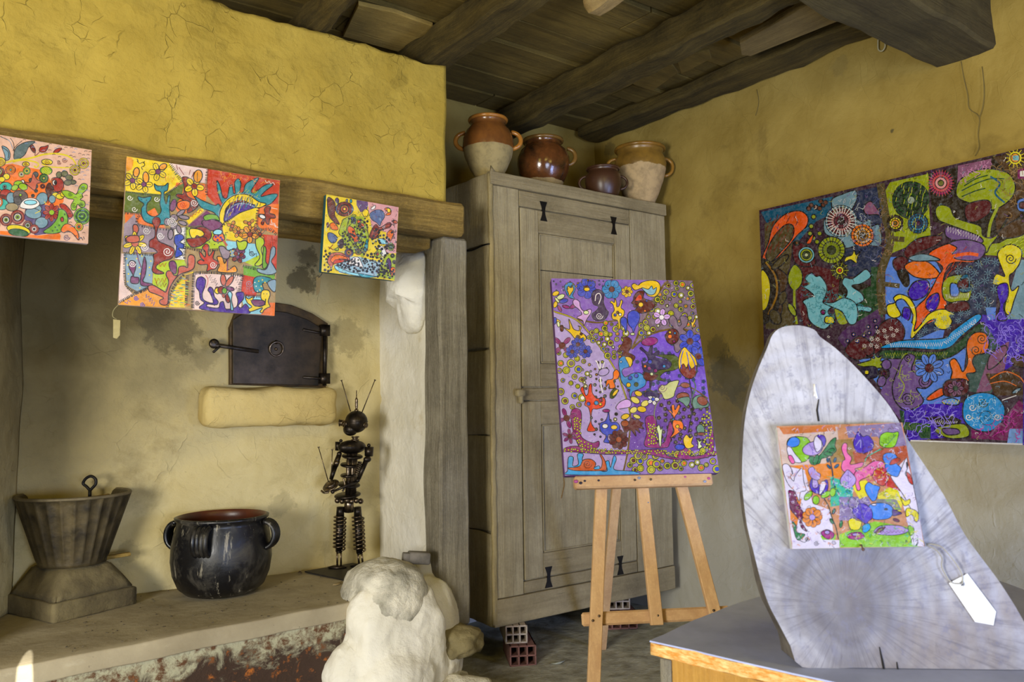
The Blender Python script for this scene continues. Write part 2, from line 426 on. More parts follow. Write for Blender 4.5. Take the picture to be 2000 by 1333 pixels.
# wall plate timbers along the right wall
bm = B(); box(bm, (3.08, -1.2, 2.70), (3.262, 3.5, 2.762), .01); cut(bm, .06); roughen(bm, .02, 5, 9)
tag(obj('wall_plate', bm, M_beamY, smooth='auto'), 'long dark timber lying along the top of the right wall under the ceiling', 'beam')
def plank(pts, z, t, mat, label, name='ceiling_plank'):
    bm = B(); prism(bm, [onp(x, y, 2, z) for x, y in pts], (0, 0, t), .003); return tag(obj(name, bm, mat, smooth=False), label, 'plank')
M_pl = wood('split plank wood', (140, 120, 74), (104, 88, 52), 1, .9, .9, .9)
plank([(1445, 86), (1448, 108), (1466, 110), (1640, 40), (1700, 10), (1600, 0), (1560, 20)], 2.66, .03, M_pl, 'pale splintered plank end beside the big beam above the right wall')
plank([(1235, 165), (1245, 148), (1310, 122), (1325, 142), (1275, 178)], 2.70, .012, M_ceilw, 'small square board scrap beside the dark gap above the right wall')
plank([(1320, 112), (1385, 98), (1390, 115), (1330, 145)], 2.70, .012, M_ceilw, 'broken board scrap nearer the big beam beside the dark roof gap')
# the big beam ending in the right wall
bm = B(); box(bm, (-.9, 1.275, 2.475), (3.31, 1.515, 2.76), .012); cut(bm, .07); roughen(bm, .012, 5, 12)
tag(obj('cross_beam', bm, wood('big beam wood', (104, 92, 56), (70, 60, 38), 0, .7, .5, .9, (40, 36, 24), .012), smooth='auto'), 'massive dark squared beam resting on the right wall at the top right', 'beam')

# ------------------------------------------------------------------ fireplace timbers
bm = B(); box(bm, (-2.3, 2.765, 1.838), (1.815, 2.975, 1.978), .014)
cut(bm, .035)
for v in bm.verts:
    n_ = noise.noise(Vector((v.co.x*3, v.co.y*5, v.co.z*5+2)))
    v.co.y += n_*.014
    if v.co.z > 1.9: v.co.z += noise.noise(Vector((v.co.x*3.2, 1, 8)))*.018 + (.012 if v.co.x < .55 else 0)
    else: v.co.z += noise.noise(Vector((v.co.x*2.2, 4, 8)))*.012
tag(obj('lintel_beam', bm, M_beamX, smooth='auto'), 'long rough brown lintel beam across the fireplace opening', 'beam')
bm = B(); box(bm, (.2, 2.86, 1.785), (1.70, 2.985, 1.835), .008); cut(bm, .05); roughen(bm, .006, 7, 3)
tag(obj('inner_lintel', bm, M_beamX, smooth='auto'), 'thin inner lintel tucked below and behind the long fireplace beam', 'beam')
bm = B(); box(bm, (1.715, 2.80, .235), (1.845, 2.93, 1.835), .01)
cut(bm, .04)
for v in bm.verts:
    if v.co.x < 1.78: v.co.x += noise.noise(Vector((1, v.co.y*4, v.co.z*3)))*.02 - .006
    v.co.y += noise.noise(Vector((v.co.x*6, 5, v.co.z*4)))*.008
    if v.co.z < .45 and v.co.x < 1.78: v.co.x += (.45-v.co.z)*.12
tag(obj('timber_post', bm, M_post, smooth='auto'), 'upright weathered grey timber post holding the right end of the lintel', 'post')

# ------------------------------------------------------------------ hearth
k = NT('dusty hearth slab'); v_ = k.map(); a_ = k.noise(v_, 5, 8, .6); b_ = k.noise(k.map((3, 12, 6)), 4, 6, .6); sp_ = k.noise(v_, 60, 3, .8)
c_ = k.mix(k.ramp(a_, [(.35, 0.0), (.7, 1.0)]), (168, 156, 128), (142, 130, 104)); c_ = k.mix(k.ramp(b_, [(.6, 0.0), (.75, .4)]), c_, (196, 186, 160)); c_ = k.mix(k.ramp(sp_, [(.7, 0.0), (.74, .9)]), c_, (60, 52, 40))
M_hearth = k.out(c_, .9, k.bump(a_, .02, .5))
k = NT('rusted flaking hearth front'); v_ = k.map(); a_ = k.noise(v_, 9, 10, .7, .6); b_ = k.noise(v_, 30, 8, .7, .3); d_ = k.noise(k.map((3, 3, 8)), 2.2, 4, .5)
sepz = k.n('ShaderNodeSeparateXYZ'); k.l(k.tc.outputs['Object'], sepz.inputs[0])
band = k.math('ADD', k.math('MULTIPLY', sepz.outputs[2], 4.2), k.math('MULTIPLY', k.math('SUBTRACT', a_, .5), 1.6))
c_ = k.mix(k.ramp(band, [(1.28, 0.0), (1.5, 1.0)] if False else [(.0, 0.0), (1.0, 1.0)]), (60, 42, 28), (60, 42, 28))
pal = k.mix(k.ramp(b_, [(.45, 0.0), (.6, 1.0)]), (176, 172, 142), (96, 62, 34))
rus = k.mix(k.ramp(b_, [(.55, 0.0), (.68, 1.0)]), (62, 42, 28), (190, 108, 34))
bm_ = k.math('SUBTRACT', band, 1.05)
c_ = k.mix(k.ramp(bm_, [(.1, 0.0), (.3, 1.0)]), rus, pal)
c_ = k.mix(k.ramp(k.noise(v_, 4, 8, .7), [(.60, 0.0), (.66, .8)]), c_, (40, 30, 22))
M_rust = k.out(c_, .85, k.bump(k.math('ADD', a_, b_), .012, .8))
h = thing('hearth', 'raised fireplace hearth with a dusty slab top and a rusted front edge', 'hearth', (.8, 2.95, 0))
A_ = onp(0, 1308, 2, ZH); B_ = onp(672, 1180, 2, ZH)
dirn = (B_-A_).normalized(); A2 = A_-dirn*2.4; B2 = B_+dirn*.3
bm = B(); prism(bm, [A2, B2, (B2.x, 3.412, ZH), (A2.x, 3.412, ZH)], (0, 0, -.06), .006)
cut(bm, .08); roughen(bm, .004, 6, 3, (0, 0, 1))
obj('top_slab', bm, M_hearth, h)
bm = B(); off = Vector((0, .012, 0))
prism(bm, [A2+off+Vector((0, 0, -.012)), B2+off+Vector((0, 0, -.012)), (B2.x, B2.y+.10, ZH-.05), (A2.x, A2.y+.10, ZH-.05)], (0, 0, -.40))
cut(bm, .05); roughen(bm, .006, 9, 4)
obj('front_face', bm, M_rust, h)
spo.location = Vector((-.35, -.9, 1.9)); spo.scale = (.17, 1, 1); tgt = onp(44, 1345, 1, 2.64)
spo.rotation_euler = (tgt-spo.location).to_track_quat('-Z', 'Y').to_euler()

# ------------------------------------------------------------------ pier, boulder, footing stones
pr = thing('stone_pier', 'lumpy limewashed stone pier under the timber post beside the hearth', 'pier', (1.62, 2.75, 0))
bm = B(); pc_ = onp(768, 1260, 1, 2.74)
def el(px_, py_, y, r_, seed): q = onp(px_, py_, 1, y); rock(bm, (q.x, y, q.z), 1, r_, seed, .12, 4)
rock(bm, (pc_.x+.01, 2.765, .15), 1, (.205, .15, .275), 3.3, .06, 4, boxy=.45)
el(842, 1215, 2.84, (.105, .12, .19), 2.2); el(846, 1130, 2.93, (.07, .08, .15), 4.4)
el(690, 1322, 2.74, (.11, .09, .12), 6.2); el(836, 1290, 2.78, (.13, .12, .14), 7.7); el(770, 1325, 2.66, (.16, .10, .10), 9.1); el(742, 1205, 2.73, (.135, .09, .13), 1.1); el(800, 1195, 2.72, (.12, .09, .11), 5.1)
w_o = obj('whitewashed_base', bm, M_white, pr, recalc=True)
md = w_o.modifiers.new('merge', 'REMESH'); md.mode = 'VOXEL'; md.voxel_size = .009; md.use_smooth_shade = True
md = w_o.modifiers.new('soften', 'SMOOTH'); md.iterations = 14; md.factor = .6
tx = bpy.data.textures.new('lump', 'CLOUDS'); tx.noise_scale = .05; tx.noise_depth = 3
md = w_o.modifiers.new('lumps', 'DISPLACE'); md.texture = tx; md.strength = .014; md.mid_level = .5
bm = B()
c = onp(775, 1165, 1, 2.68)
rock(bm, (c.x+.012, 2.80, c.z-.03), 1, (.160, .175, .150), 1.9, .06, 5, boxy=.12); roughen(bm, .005, 22, 2)
obj('rounded_boulder', bm, M_stone, pr, label='grey-white rounded boulder bulging from the limewash')
bm = B(); c = onp(904, 1254, 1, 2.70); rock(bm, (c.x-.01, 2.74, c.z), 1, (.098, .10, .056), 8.4, .22, 4, boxy=.4); roughen(bm, .004, 25, 5)
tag(obj('footing_stone', bm, M_rock), 'mustard brown footing stone directly under the foot of the grey timber post', 'stone')
bm = B(); c = onp(892, 1310, 1, 2.60); rock(bm, (c.x, 2.66, .035), 1, (.15, .12, .07), 5.4, .28, 4, flat=-.02, boxy=.4); roughen(bm, .005, 22, 7)
tag(obj('footing_stone', bm, M_stone), 'low flat rough footing stone lying on the dirt below the smaller brown stone', 'stone')
bm = B(); c = onp(818, 1090, 1, 2.80)
obox(bm, c, (.95, -.25, -.12), (.25, .95, 0), (.1, 0, 1), .085, .05, .046, .007, 2); obox(bm, c+Vector((-.05, .01, .006)), (.95, -.25, -.12), (.25, .95, 0), (.1, 0, 1), .03, .035, .036, .005, 2)
tag(obj('stone_block', bm, simple('grey worn block', (126, 120, 112), (92, 88, 82), .85, 18, .006)), 'small grey worn block lying on top of the limewashed pier', 'block')

# corbel stone lump on the alcove's right wall, with peg above
bm = B()
def xa(x, y, dx=0.0): p = onp(x, y, 0, XA-.01); p.x -= dx; return p
ring = [(783, 498, 0), (832, 494, 0), (838, 540, 0), (833, 590, 0), (822, 640, 0), (802, 652, 0), (788, 620, 0), (780, 570, 0)]
cx = [xa(x, y) for x, y, _ in ring]; cen = sum(cx, Vector())/len(cx)
sm = cr(cx, True, 5); rows = []
for t_, dx in ((1.0, -.012), (1.0, .02), (.86, .055), (.6, .08), (.3, .09)):
    rows.append([bm.verts.new(cen+(p-cen)*t_+Vector((-dx*(1.25 if p.z > cen.z-.05 else .8), 0, 0))+noise.noise_vector(p*14+Vector((dx*40, 0, 0)))*.008) for p in sm])
n_ = len(sm)
for a, b in zip(rows, rows[1:]):
    for i in range(n_): bm.faces.new((a[i], a[(i+1) % n_], b[(i+1) % n_], b[i]))
bm.faces.new(rows[-1]); bm.faces.new(rows[0][::-1])
bmesh.ops.subdivide_edges(bm, edges=list(bm.edges), cuts=1, use_grid_fill=True); roughen(bm, .006, 18, 2)
tag(obj('corbel_stone', bm, M_white), 'cream tapering stone lump sticking out of the white alcove side wall', 'stone')
bm = B(); p = xa(824, 478, .03); tube(bm, [p+Vector((0, 0, -.055)), p+Vector((0, 0, .0)), p+Vector((.01, 0, .05))], [.009, .012, .009], 8); roughen(bm, .003, 30)
tag(obj('wooden_peg', bm, M_beamX), 'short stub of brown wood standing on the white lump under the lintel', 'peg')

# ledge stone below the oven
bm = B()
z0, z1 = onp(540, 833, 1, 3.3).z, onp(540, 758, 1, 3.3).z; x0, x1 = onp(402, 790, 1, 3.3).x, onp(662, 790, 1, 3.3).x
box(bm, (x0, 3.30, z0), (x1, YB+.02, z1), .035, 3); cut(bm, .03); roughen(bm, .012, 7, 5)
tag(obj('ledge_stone', bm, plaster('ledge plaster', (206, 184, 122), (184, 160, 98), 1.0, (110, 96, 58), .7, 8)), 'long plastered stone ledge directly beneath the black oven door', 'ledge')

# ------------------------------------------------------------------ oven door
def ob(x, y, d=0.0): return onp(x, y, 1, YB-.022-d)
ov = thing('oven_door', 'black iron arched oven door set in the back wall of the fireplace', 'oven door', ob(545, 758))
arch = [(449, 752), (449, 640), (460, 612), (490, 596), (530, 590), (570, 596), (610, 612), (641, 632), (640, 690), (637, 758)]
bm = B(); prism(bm, [ob(x, y) for x, y in arch], (0, .05, 0), .004)
obj('frame_plate', bm, simple('rusty brown iron', (92, 70, 34), (48, 37, 20), .6, 20, .004, .4), ov, smooth=False)
inn = [(455, 750), (455, 625), (475, 612), (520, 606), (560, 610), (600, 624), (630, 642), (622, 754)]
bm = B(); prism(bm, [ob(x, y, .012) for x, y in inn], (0, .013, 0), .003)
dp = obj('door_leaf', bm, metal('soot black iron', (62, 48, 26), (24, 19, 11), .42, .4, 9), ov, smooth=False)
bm = B(); tube(bm, [ob(635, 636, .02), ob(634, 754, .02)], .009, 10)
for y in (646, 740): box(bm, ob(628, y+10, .034), ob(640, y-10, .006))
obj('hinge_post', bm, M_irond, ov)
for y0_, y1_ in ((648, 652), (741, 739)):
    bm = B(); bar(bm, ob(592, y0_-4, .016), ob(640, y1_+2, .02), .012, .006, (0, 0, 1)); obj('hinge_strap', bm, M_irond, ov)
bm = B(); cc = ob(540, 682, .018); tube(bm, [cc+Vector((math.cos(t)*.030, -.006*math.sin(t), math.sin(t)*.030)) for t in np.linspace(0, 2*math.pi, 28, False)], .0045, 8, closed=True)
rg = obj('pull_ring', bm, M_iron, ov)
bm = B(); sphere(bm, cc+Vector((0, .004, .030)), .009); sphere(bm, cc+Vector((0, .004, 0)), .007); obj('ring_boss', bm, M_iron, rg)
bm = B(); bar(bm, ob(505, 687, .02), ob(418, 674, .03), .016, .01, (0, 0, 1)); bar(bm, ob(430, 676, .03), ob(416, 689, .03), .010, .01, (0, 0, 1))
lt = obj('latch_bar', bm, M_irond, ov)
bm = B(); lathe(bm, ob(417, 672, .018), [(0, 0), (.019, .0), (.021, .008), (.019, .016), (.010, .016), (0, .018)], 24, (0, -1, 0)); obj('latch_knob', bm, M_irond, lt)

# ------------------------------------------------------------------ cupboard
def cpt(x, y, d=0.0): return onp(x, y, 1, 2.905-d)
cup = thing('cupboard', 'tall grey weathered wooden cupboard raised on hollow bricks in the corner', 'cupboard', (2.61, 3.13, .165))
X0, X1, ZB, ZT = 2.038, 3.178, .166, 2.186
bm = B(); box(bm, (X0+.012, 2.921, ZB+.01), (X1, 3.40, ZT-.005), .004); obj('carcass', bm, M_cup, cup)
def board(lo, hi, mat, name, par=cup, bev=.0025, amp=.0015, **k):
    bm = B(); box(bm, lo, hi, bev); cut(bm, .12); roughen(bm, amp, 9, 1); return obj(name, bm, mat, par, smooth=False, **k)
xs0 = cpt(1016, 600).x; xs1 = cpt(1231, 500).x
zt1 = cpt(957, 360).z; zb1 = cpt(968, 1172).z
board((X0, 2.905, zb1), (xs0, 2.922, zt1), M_cup, 'stile')
board((xs1+.004, 2.905, zb1), (X1, 2.922, zt1-.0), M_cup, 'stile')
board((X0-.006, 2.893, zt1+.002), (X1+.004, 2.922, ZT), M_cupH, 'top_rail')
board((X0-.004, 2.899, ZB), (X1+.002, 2.922, zb1-.003), M_cupH, 'base_rail')
zd = [cpt(1017, 404).z, cpt(1022, 757).z, cpt(1022, 783).z, cpt(1024, 1136).z]
board((xs0+.003, 2.905, zd[0]+.003), (xs1, 2.922, zt1-.002), M_cupH, 'frieze_rail')
board((xs0+.003, 2.901, zd[2]+.002), (xs1, 2.922, zd[1]-.004), M_cupH, 'middle_rail')
board((xs0+.003, 2.905, zb1+.002), (xs1, 2.922, zd[3]-.003), M_cupH, 'bottom_rail')
def door(z0, z1, nm, kp):
    a = xs0+.007; b = xs1-.004; fw = .105
    d = board((a, 2.903, z0+.004), (a+fw, 2.921, z1-.004), M_cup, nm)
    for lo, hi, mt, n_ in (((b-fw, 2.903, z0+.004), (b, 2.921, z1-.004), M_cup, 'door_stile'),
                       ((a+fw+.001, 2.903, z1-.11), (b-fw-.001, 2.921, z1-.004), M_cupH, 'door_rail'),
                       ((a+fw+.001, 2.903, z0+.004), (b-fw-.001, 2.921, z0+.11), M_cupH, 'door_rail'),
                       ((a+fw-.004, 2.914, z0+.1), (b-fw+.004, 2.921, z1-.1), M_cup, 'door_panel')):
        board(lo, hi, mt, n_, d)
    bm = B()
    for q in (a+fw+.008, b-fw-.008): bar(bm, (q, 2.908, z0+.118), (q, 2.908, z1-.118), .006, .006, (1, 0, 0))
    for q in (z0+.116, z1-.116): bar(bm, (a+fw+.008, 2.908, q), (b-fw-.008, 2.908, q), .006, .006, (0, 0, 1))
    obj('panel_moulding', bm, M_cup, d)
    for q in kp:
        bm = B(); bar(bm, (a+fw, 2.9125, q), (b-fw, 2.9125, q+.004), .003, .002, (0, 0, 1), 0); obj('panel_joint', bm, M_black, d)
    return d
du_ = door(zd[1], zd[0], 'upper_door', (cpt(1052, 527).z,))
door(zd[3], zd[2], 'lower_door', ())
def butterfly(x, y, hh, label):
    c = cpt(x, y, .003); bm = B()
    o = [(-.024, 1), (-.012, .4), (-.009, 0), (-.012, -.4), (-.024, -1), (.024, -1), (.012, -.4), (.009, 0), (.012, .4), (.024, 1)]
    prism(bm, [c+Vector((a*.9, 0, b*hh)) for a, b in o], (0, .006, 0)); obj('butterfly_hinge', bm, M_dark, cup, smooth=False, label=label)
butterfly(1062, 413, .047, 'dark bow-tie iron at the top left of the upper door'); butterfly(1199, 441, .045, 'dark bow-tie iron at the top right of the upper door')
butterfly(1072, 1128, .047, 'dark bow-tie iron at the lower left'); butterfly(1212, 1105, .045, 'dark bow-tie iron at the lower right')
bm = B(); p = cpt(1016, 768, .02); obox(bm, p, (1, 0, 0), (0, 1, 0), (0, 0, 1), .045, .03, .032, .006); obox(bm, p+Vector((.004, 0, -.028)), (1, 0, 0), (0, 1, 0), (0, 0, 1), .018, .022, .04, .005)
obj('wooden_latch', bm, M_cup, cup)
# stacked rough side boards
zs = [ZB, onp(930, 1035, 0, X0).z, onp(930, 850, 0, X0).z, onp(930, 684, 0, X0).z, onp(930, 484, 0, X0).z, ZT]
for a, b in zip(zs, zs[1:]):
    bm = B(); box(bm, (X0-.008, 2.912, a+.003), (X0+.012, 3.40, b-.003), .005); cut(bm, .05); roughen(bm, .006, 8, a*10)
    obj('side_board', bm, M_cup, cup)
bm = B(); tube(bm, [Vector((X0-.012, 3.2-t*.30, zs[4]+.004*math.sin(t*9)-.006)) for t in np.linspace(0, 1, 12)], .0035, 6)
obj('rod', bm, M_dark, cup)
bm = B(); box(bm, (X0-.01, 2.898, ZB+.01), (X0+.014, 2.916, ZT-.01), .004); cut(bm, .04); roughen(bm, .004, 14, 2)
obj('corner_strip', bm, wood('yellowed corner wood', (176, 158, 112), (140, 124, 82), 2, .8), cup)
bm = B(); prism(bm, [Vector((X0, 2.90, ZT-.002)), Vector((X0+.03, 2.90, ZT-.002)), Vector((X0+.01, 2.91, ZT+.03))], (0, .006, 0)); obj('splinter', bm, M_cup, cup)

# ------------------------------------------------------------------ hollow bricks
def hbrick(P, Q, z0, hgt, L, cols, rows, mat, label, group=None):
    P, Q = Vector(P), Vector(Q); x = (Q-P); W = x.length; x.normalize(); y = Vector((-x.y, x.x, 0)); bm = B(); t = .007
    def bb(u0, u1, v0, v1, w0, w1):
        c = P + x*(u0+u1)/2 + y*(v0+v1)/2; c.z = z0+(w0+w1)/2
        obox(bm, c, x, y, (0, 0, 1), u1-u0, v1-v0, w1-w0, .0012)
    for i in range(cols+1): u = i*(W-t)/cols; bb(u, u+t, 0, L, 0, hgt)
    for j in range(rows+1): v = j*(hgt-t)/rows; bb(0, W, 0, L, v, v+t)
    return tag(obj('hollow_brick', bm, mat, smooth=False), label, 'brick', group)
M_bpale = simple('pale dusty clay', (186, 174, 156), (160, 140, 122), .95, 16, .006)
M_bred = simple('dusty red clay', (132, 92, 80), (106, 70, 62), .95, 14, .006)
P, Q = onp(996, 1304, 2, 0), onp(1048, 1301, 2, 0)
hbrick(P, Q, 0.0, .088, .24, 3, 2, M_bred, 'dark red hollow brick on the floor under the near left corner of the cupboard')
dd = Vector((.0, .035, 0))
hbrick(P+(Q-P)*.02+dd, P+(Q-P)*.86+dd, .0885, .077, .22, 3, 2, M_bpale, 'pale hollow brick wedged directly between the cupboard and the red brick below it')
P = Vector((2.78, 3.02, 0)); Q = Vector((2.93, 2.93, 0))
hbrick(P, Q, 0, .085, .2, 4, 2, M_bred, 'dusty brown hollow brick on the floor behind the easel crossbar')
hbrick(P+Vector((.03, .04, 0)), Q+Vector((.0, .05, 0)), .0855, .079, .18, 4, 2, M_bpale, 'grey hollow brick behind the easel legs, upper of the two under the right cupboard end')

# ------------------------------------------------------------------ jars on the cupboard
def glaze(name, top, raw, zsplit, dark=None, rough=.25, wav=.03, spots=.5):
    k = NT(name); v = k.map(); n1 = k.noise(v, 12, 7, .65, .3); n2 = k.noise(v, 5, 4, .6)
    sp_ = k.n('ShaderNodeSeparateXYZ'); k.l(k.tc.outputs['Object'], sp_.inputs[0])
    g = k.mix(k.ramp(n1, [(.35, 0.0), (.7, 1.0)]), top, dark or tuple(x*.6 for x in top))
    r2 = k.mix(k.ramp(k.noise(v, 22, 8, .7), [(.45, 0.0), (.7, spots)]), raw, tuple(x*.45 for x in raw))
    h_ = k.math('ADD', sp_.outputs[2], k.math('MULTIPLY', k.math('SUBTRACT', n2, .5), wav))
    f = k.ramp(k.math('MULTIPLY', k.math('SUBTRACT', h_, zsplit-.05), 10), [(.49, 0.0), (.51, 1.0)])
    col = k.mix(f, r2, g); ro = k.math('SUBTRACT', .9, k.math('MULTIPLY', f, .9-rough))
    return k.out(col, ro, k.bump(n1, .002, .6), spec=.5)
def jar(name, label, l, r, ytop, Yp, prof, mat, hand, mrim=None, hr=.011, n=48, group=None):
    c = onp((l+r)/2, 330, 1, Yp); D = (c-CAM).dot(CF); R_ = (r-l)/2/FPX*D; ztop = onp((l+r)/2, ytop, 1, Yp-R_*.55).z; z0 = ZT+.001; H_ = ztop-z0
    t = thing(name, label, 'jar', (c.x, Yp, z0), group)
    bm = B(); lathe(bm, (c.x, Yp, z0), [(a*R_, b*H_) for a, b in prof], n, cap=False); obj('body', bm, mat, t)
    bm = B(); rr = [p for p in prof if p[1] > .9]; rm = max(p[0] for p in rr)*R_
    tube(bm, [Vector((c.x+rm*math.cos(a), Yp+rm*math.sin(a), z0+H_*.975)) for a in np.linspace(0, 2*math.pi, 48, False)], R_*.07, 8, closed=True); obj('rim', bm, mrim or mat, t)
    for sgn, h0, h1, out in hand:
        d = Rh*sgn; bm = B(); Pn = []
        for tt in np.linspace(0, 1, 16):
            a = math.pi*tt; z = z0+H_*(h1+(h0-h1)*(1-math.cos(a))/2)
            rad = R_*(.90+out*math.sin(a)); Pn.append(Vector((c.x, Yp, z))+d*rad)
        tube(bm, Pn, hr, 8); obj('handle', bm, mrim or mat, t)
    return t
PJ = [(0, 0), (.42, 0), (.5, .06), (.72, .2), (.93, .4), (1, .56), (.98, .68), (.86, .80), (.70, .87), (.66, .90), (.70, .93), (.72, .97), (.68, 1), (.60, .99), (.58, .9), (.7, .8), (.85, .6), (.7, .25), (0, .03)]
jar('confit_jar', 'round two-handled jar, orange glaze above bare pale clay, on the cupboard corner', 904, 1004, 221, 3.06, PJ, glaze('orange glaze', (128, 80, 34), (160, 142, 94), .155, (96, 60, 30), .22, .02), [(-1, .78, .52, .38), (1, .78, .52, .38)], simple('amber glaze', (176, 118, 46), (140, 88, 34), .2, 10))
jar('confit_jar', 'brown glazed jar with a dark streaked left half, second from left on the cupboard', 1010, 1113, 262, 3.12, [(a, b) for a, b in PJ], glaze('mottled brown glaze', (112, 66, 30), (160, 136, 88), .07, (38, 26, 16), .15, .05), [(1, .84, .55, .32)], simple('olive brown glaze', (126, 92, 40), (96, 68, 30), .25, 10))
PS = [(0, 0), (.72, 0), (.80, .08), (.96, .35), (1, .6), (.94, .78), (.80, .87), (.78, .90), (.86, .95), (.86, 1), (.76, .99), (.74, .88), (.9, .7), (.7, .1), (0, .04)]
jar('small_jar', 'small dark brown two-handled pot standing between the two bigger brown jars', 1142, 1213, 322, 2.985, PS, simple('dark brown salt glaze', (76, 48, 30), (58, 36, 24), .35, 8, .001), [(-1, .74, .30, .42), (1, .74, .30, .42)], None, .007)
PL = [(0, 0), (.45, 0), (.52, .05), (.68, .2), (.86, .42), (.98, .62), (1, .72), (.94, .82), (.86, .88), (.88, .92), (.92, .96), (.90, 1), (.82, .99), (.80, .88), (.9, .7), (.6, .15), (0, .04)]
jar('confit_jar', 'tall olive glazed jar with flaked pale clay, at the right end of the cupboard', 1200, 1301, 278, 3.00, PL, glaze('olive ochre glaze', (148, 112, 44), (186, 158, 112), .20, (104, 78, 34), .3, .10), [(-1, .82, .60, .36), (1, .82, .52, .36)], simple('amber olive glaze', (150, 108, 40), (116, 84, 34), .25, 10), .009)

# ------------------------------------------------------------------ black cauldron
Yc = 3.21; cc = onp(433, 1100, 1, Yc); Dc = (cc-CAM).dot(CF); ps = Dc/FPX
ztop = onp(433, 1008, 1, Yc).z
t = thing('cauldron', 'squat black glazed pot with ribbed handles standing on the hearth slab', 'pot', (cc.x, Yc, ZH+.001))
Hc = ztop-ZH
k = NT('worn black glaze'); v_ = k.map(); n1 = k.noise(v_, 9, 9, .7, .4); n2 = k.noise(k.map((30, 30, 4)), 1.6, 5, .7)
c_ = k.mix(k.ramp(n1, [(.5, 0.0), (.72, .55)]), (12, 12, 15), (96, 90, 76)); c_ = k.mix(k.ramp(n2, [(.6, 0.0), (.68, .7)]), c_, (150, 142, 122))
M_pot = k.out(c_, k.ramp(n1, [(.4, .28), (.7, .6)]), k.bump(n1, .003, .5), spec=.5)
prof = [(0, 0), (50, 0), (66, .03), (80, .11), (90, .27), (94, .45), (93, .62), (89, .78), (84, .90), (83, .94), (87, .97), (88, 1.0), (83, 1.01)]
bm = B(); lathe(bm, (cc.x, Yc, ZH+.001), [(a*ps, b*Hc) for a, b in prof], 56, cap=False)
obj('body', bm, M_pot, t)
bm = B(); lathe(bm, (cc.x, Yc, ZH+.001), [(83*ps, 1.01*Hc), (79*ps, .98*Hc), (80*ps, .9*Hc), (86*ps, .6*Hc), (80*ps, .2*Hc), (0, .06*Hc)], 56, cap=False)
obj('inner_glaze', bm, simple('rust brown inner glaze', (92, 46, 26), (60, 32, 20), .35, 8), t, recalc=False, label='rust brown glazed inside')
for ang in (-22, 68, 158, 248):
    a = math.radians(ang); vd = Vector((cc.x, Yc, 0)).normalized(); vr = Vector((vd.y, -vd.x, 0)); d = -vd*math.cos(a)+vr*math.sin(a); s_ = Vector((-d.y, d.x, 0)); bm = B()
    for o_ in (-1.5, -.5, .5, 1.5):
        P = []
        for tt in np.linspace(0, 1, 14):
            b = math.pi*tt; P.append(Vector((cc.x, Yc, ZH+Hc*(.93-.34*(1-math.cos(b))/2))) + d*((86+21*math.sin(b))*ps) + s_*o_*.0155)
        tube(bm, P, .0095, 8)
    obj('handle', bm, M_pot, t)

# ------------------------------------------------------------------ fluted tub on its stone pedestal
A3 = onp(103, 1218, 2, ZH); B3 = onp(264, 1178, 2, ZH); e1 = (B3-A3); sd = e1.length; e1.normalize(); e2 = Vector((-e1.y, e1.x, 0)); ctr = A3+(e1+e2)*sd/2; ctr.y -= .02
M_ped = simple('soot dusted stone', (118, 106, 72), (74, 64, 42), .93, 8, .02)
t = thing('pedestal', 'square truncated stone pedestal on the left end of the hearth slab', 'pedestal', (ctr.x, ctr.y, ZH+.001))
def sq(s_, z, o=0): return [ctr+(e1*a+e2*b)*s_/2+Vector((0, 0, z-ctr.z)) for a, b in ((-1, -1), (1, -1), (1, 1), (-1, 1))]
zc = onp(103, 1180, 1, A3.y).z; ztp = onp(145, 1100, 1, ctr.y).z
bm = B(); prism(bm, sq(sd, ZH+.001), (0, 0, zc-ZH), .006); cut(bm, .03); roughen(bm, .004, 12, 1); obj('base_slab', bm, M_ped, t)
bm = B(); lo = [bm.verts.new(p) for p in sq(sd*.97, zc)]; hi = [bm.verts.new(p) for p in sq(sd*.60, ztp)]
bm.faces.new(lo[::-1]); bm.faces.new(hi)
for i in range(4): bm.faces.new((lo[i], lo[(i+1) % 4], hi[(i+1) % 4], hi[i]))
bmesh.ops.bevel(bm, geom=list(bm.edges), offset=.006, segments=2, affect='EDGES'); cut(bm, .03); roughen(bm, .005, 12, 5); obj('tapered_block', bm, M_ped, t)
D = (ctr-CAM).dot(CF)*1.0; psb = D/FPX; zt_ = onp(145, 966, 1, ctr.y).z
t = thing('fluted_tub', 'dark fluted tapering tub standing on the stone pedestal at the left', 'tub', (ctr.x, ctr.y, ztp+.001))
Ht = zt_-ztp; NF = 26
def flute(th, i): return 1-.045*abs(math.sin(th*NF/2))**.7
bm = B(); r0, r1 = 60*psb, 103*psb
lathe(bm, (ctr.x, ctr.y, ztp+.001), [(0, 0), (r0, 0), (r0*1.01, .01)]+[(r0+(r1-r0)*q, Ht*q) for q in (.1, .3, .5, .7, .9, .97)]+[(r1, Ht), (r1*.93, Ht*1.0), (r1*.90, Ht*.97), (r0*.95, Ht*.12), (0, Ht*.1)], 208, fn=lambda th, i: flute(th, i) if 2 < i < 9 else 1, cap=False)
obj('fluted_body', bm, simple('greasy dark tin', (92, 80, 52), (36, 31, 21), .55, 14, .008, .25), t)
bm = B(); tube(bm, [Vector((ctr.x+r1*.97*math.cos(a), ctr.y+r1*.97*math.sin(a), ztp+Ht)) for a in np.linspace(0, 2*math.pi, 60, False)], .006, 8, closed=True); obj('rim', bm, simple('worn tin rim', (120, 108, 80), (84, 74, 52), .6, 20, .002, .3), t)
bm = B()
c2 = at(176, 946, D+.08); prof_ = [(0, -.9), (-.5, -.35), (-1, .1), (-.6, .8), (.1, 1.1), (.75, .7), (.8, 0), (.3, -.6), (.05, -.85)]
tube(bm, cr([c2+Rh*a*.026+Zv*b*.026 for a, b in prof_], False, 4), .0055, 8)
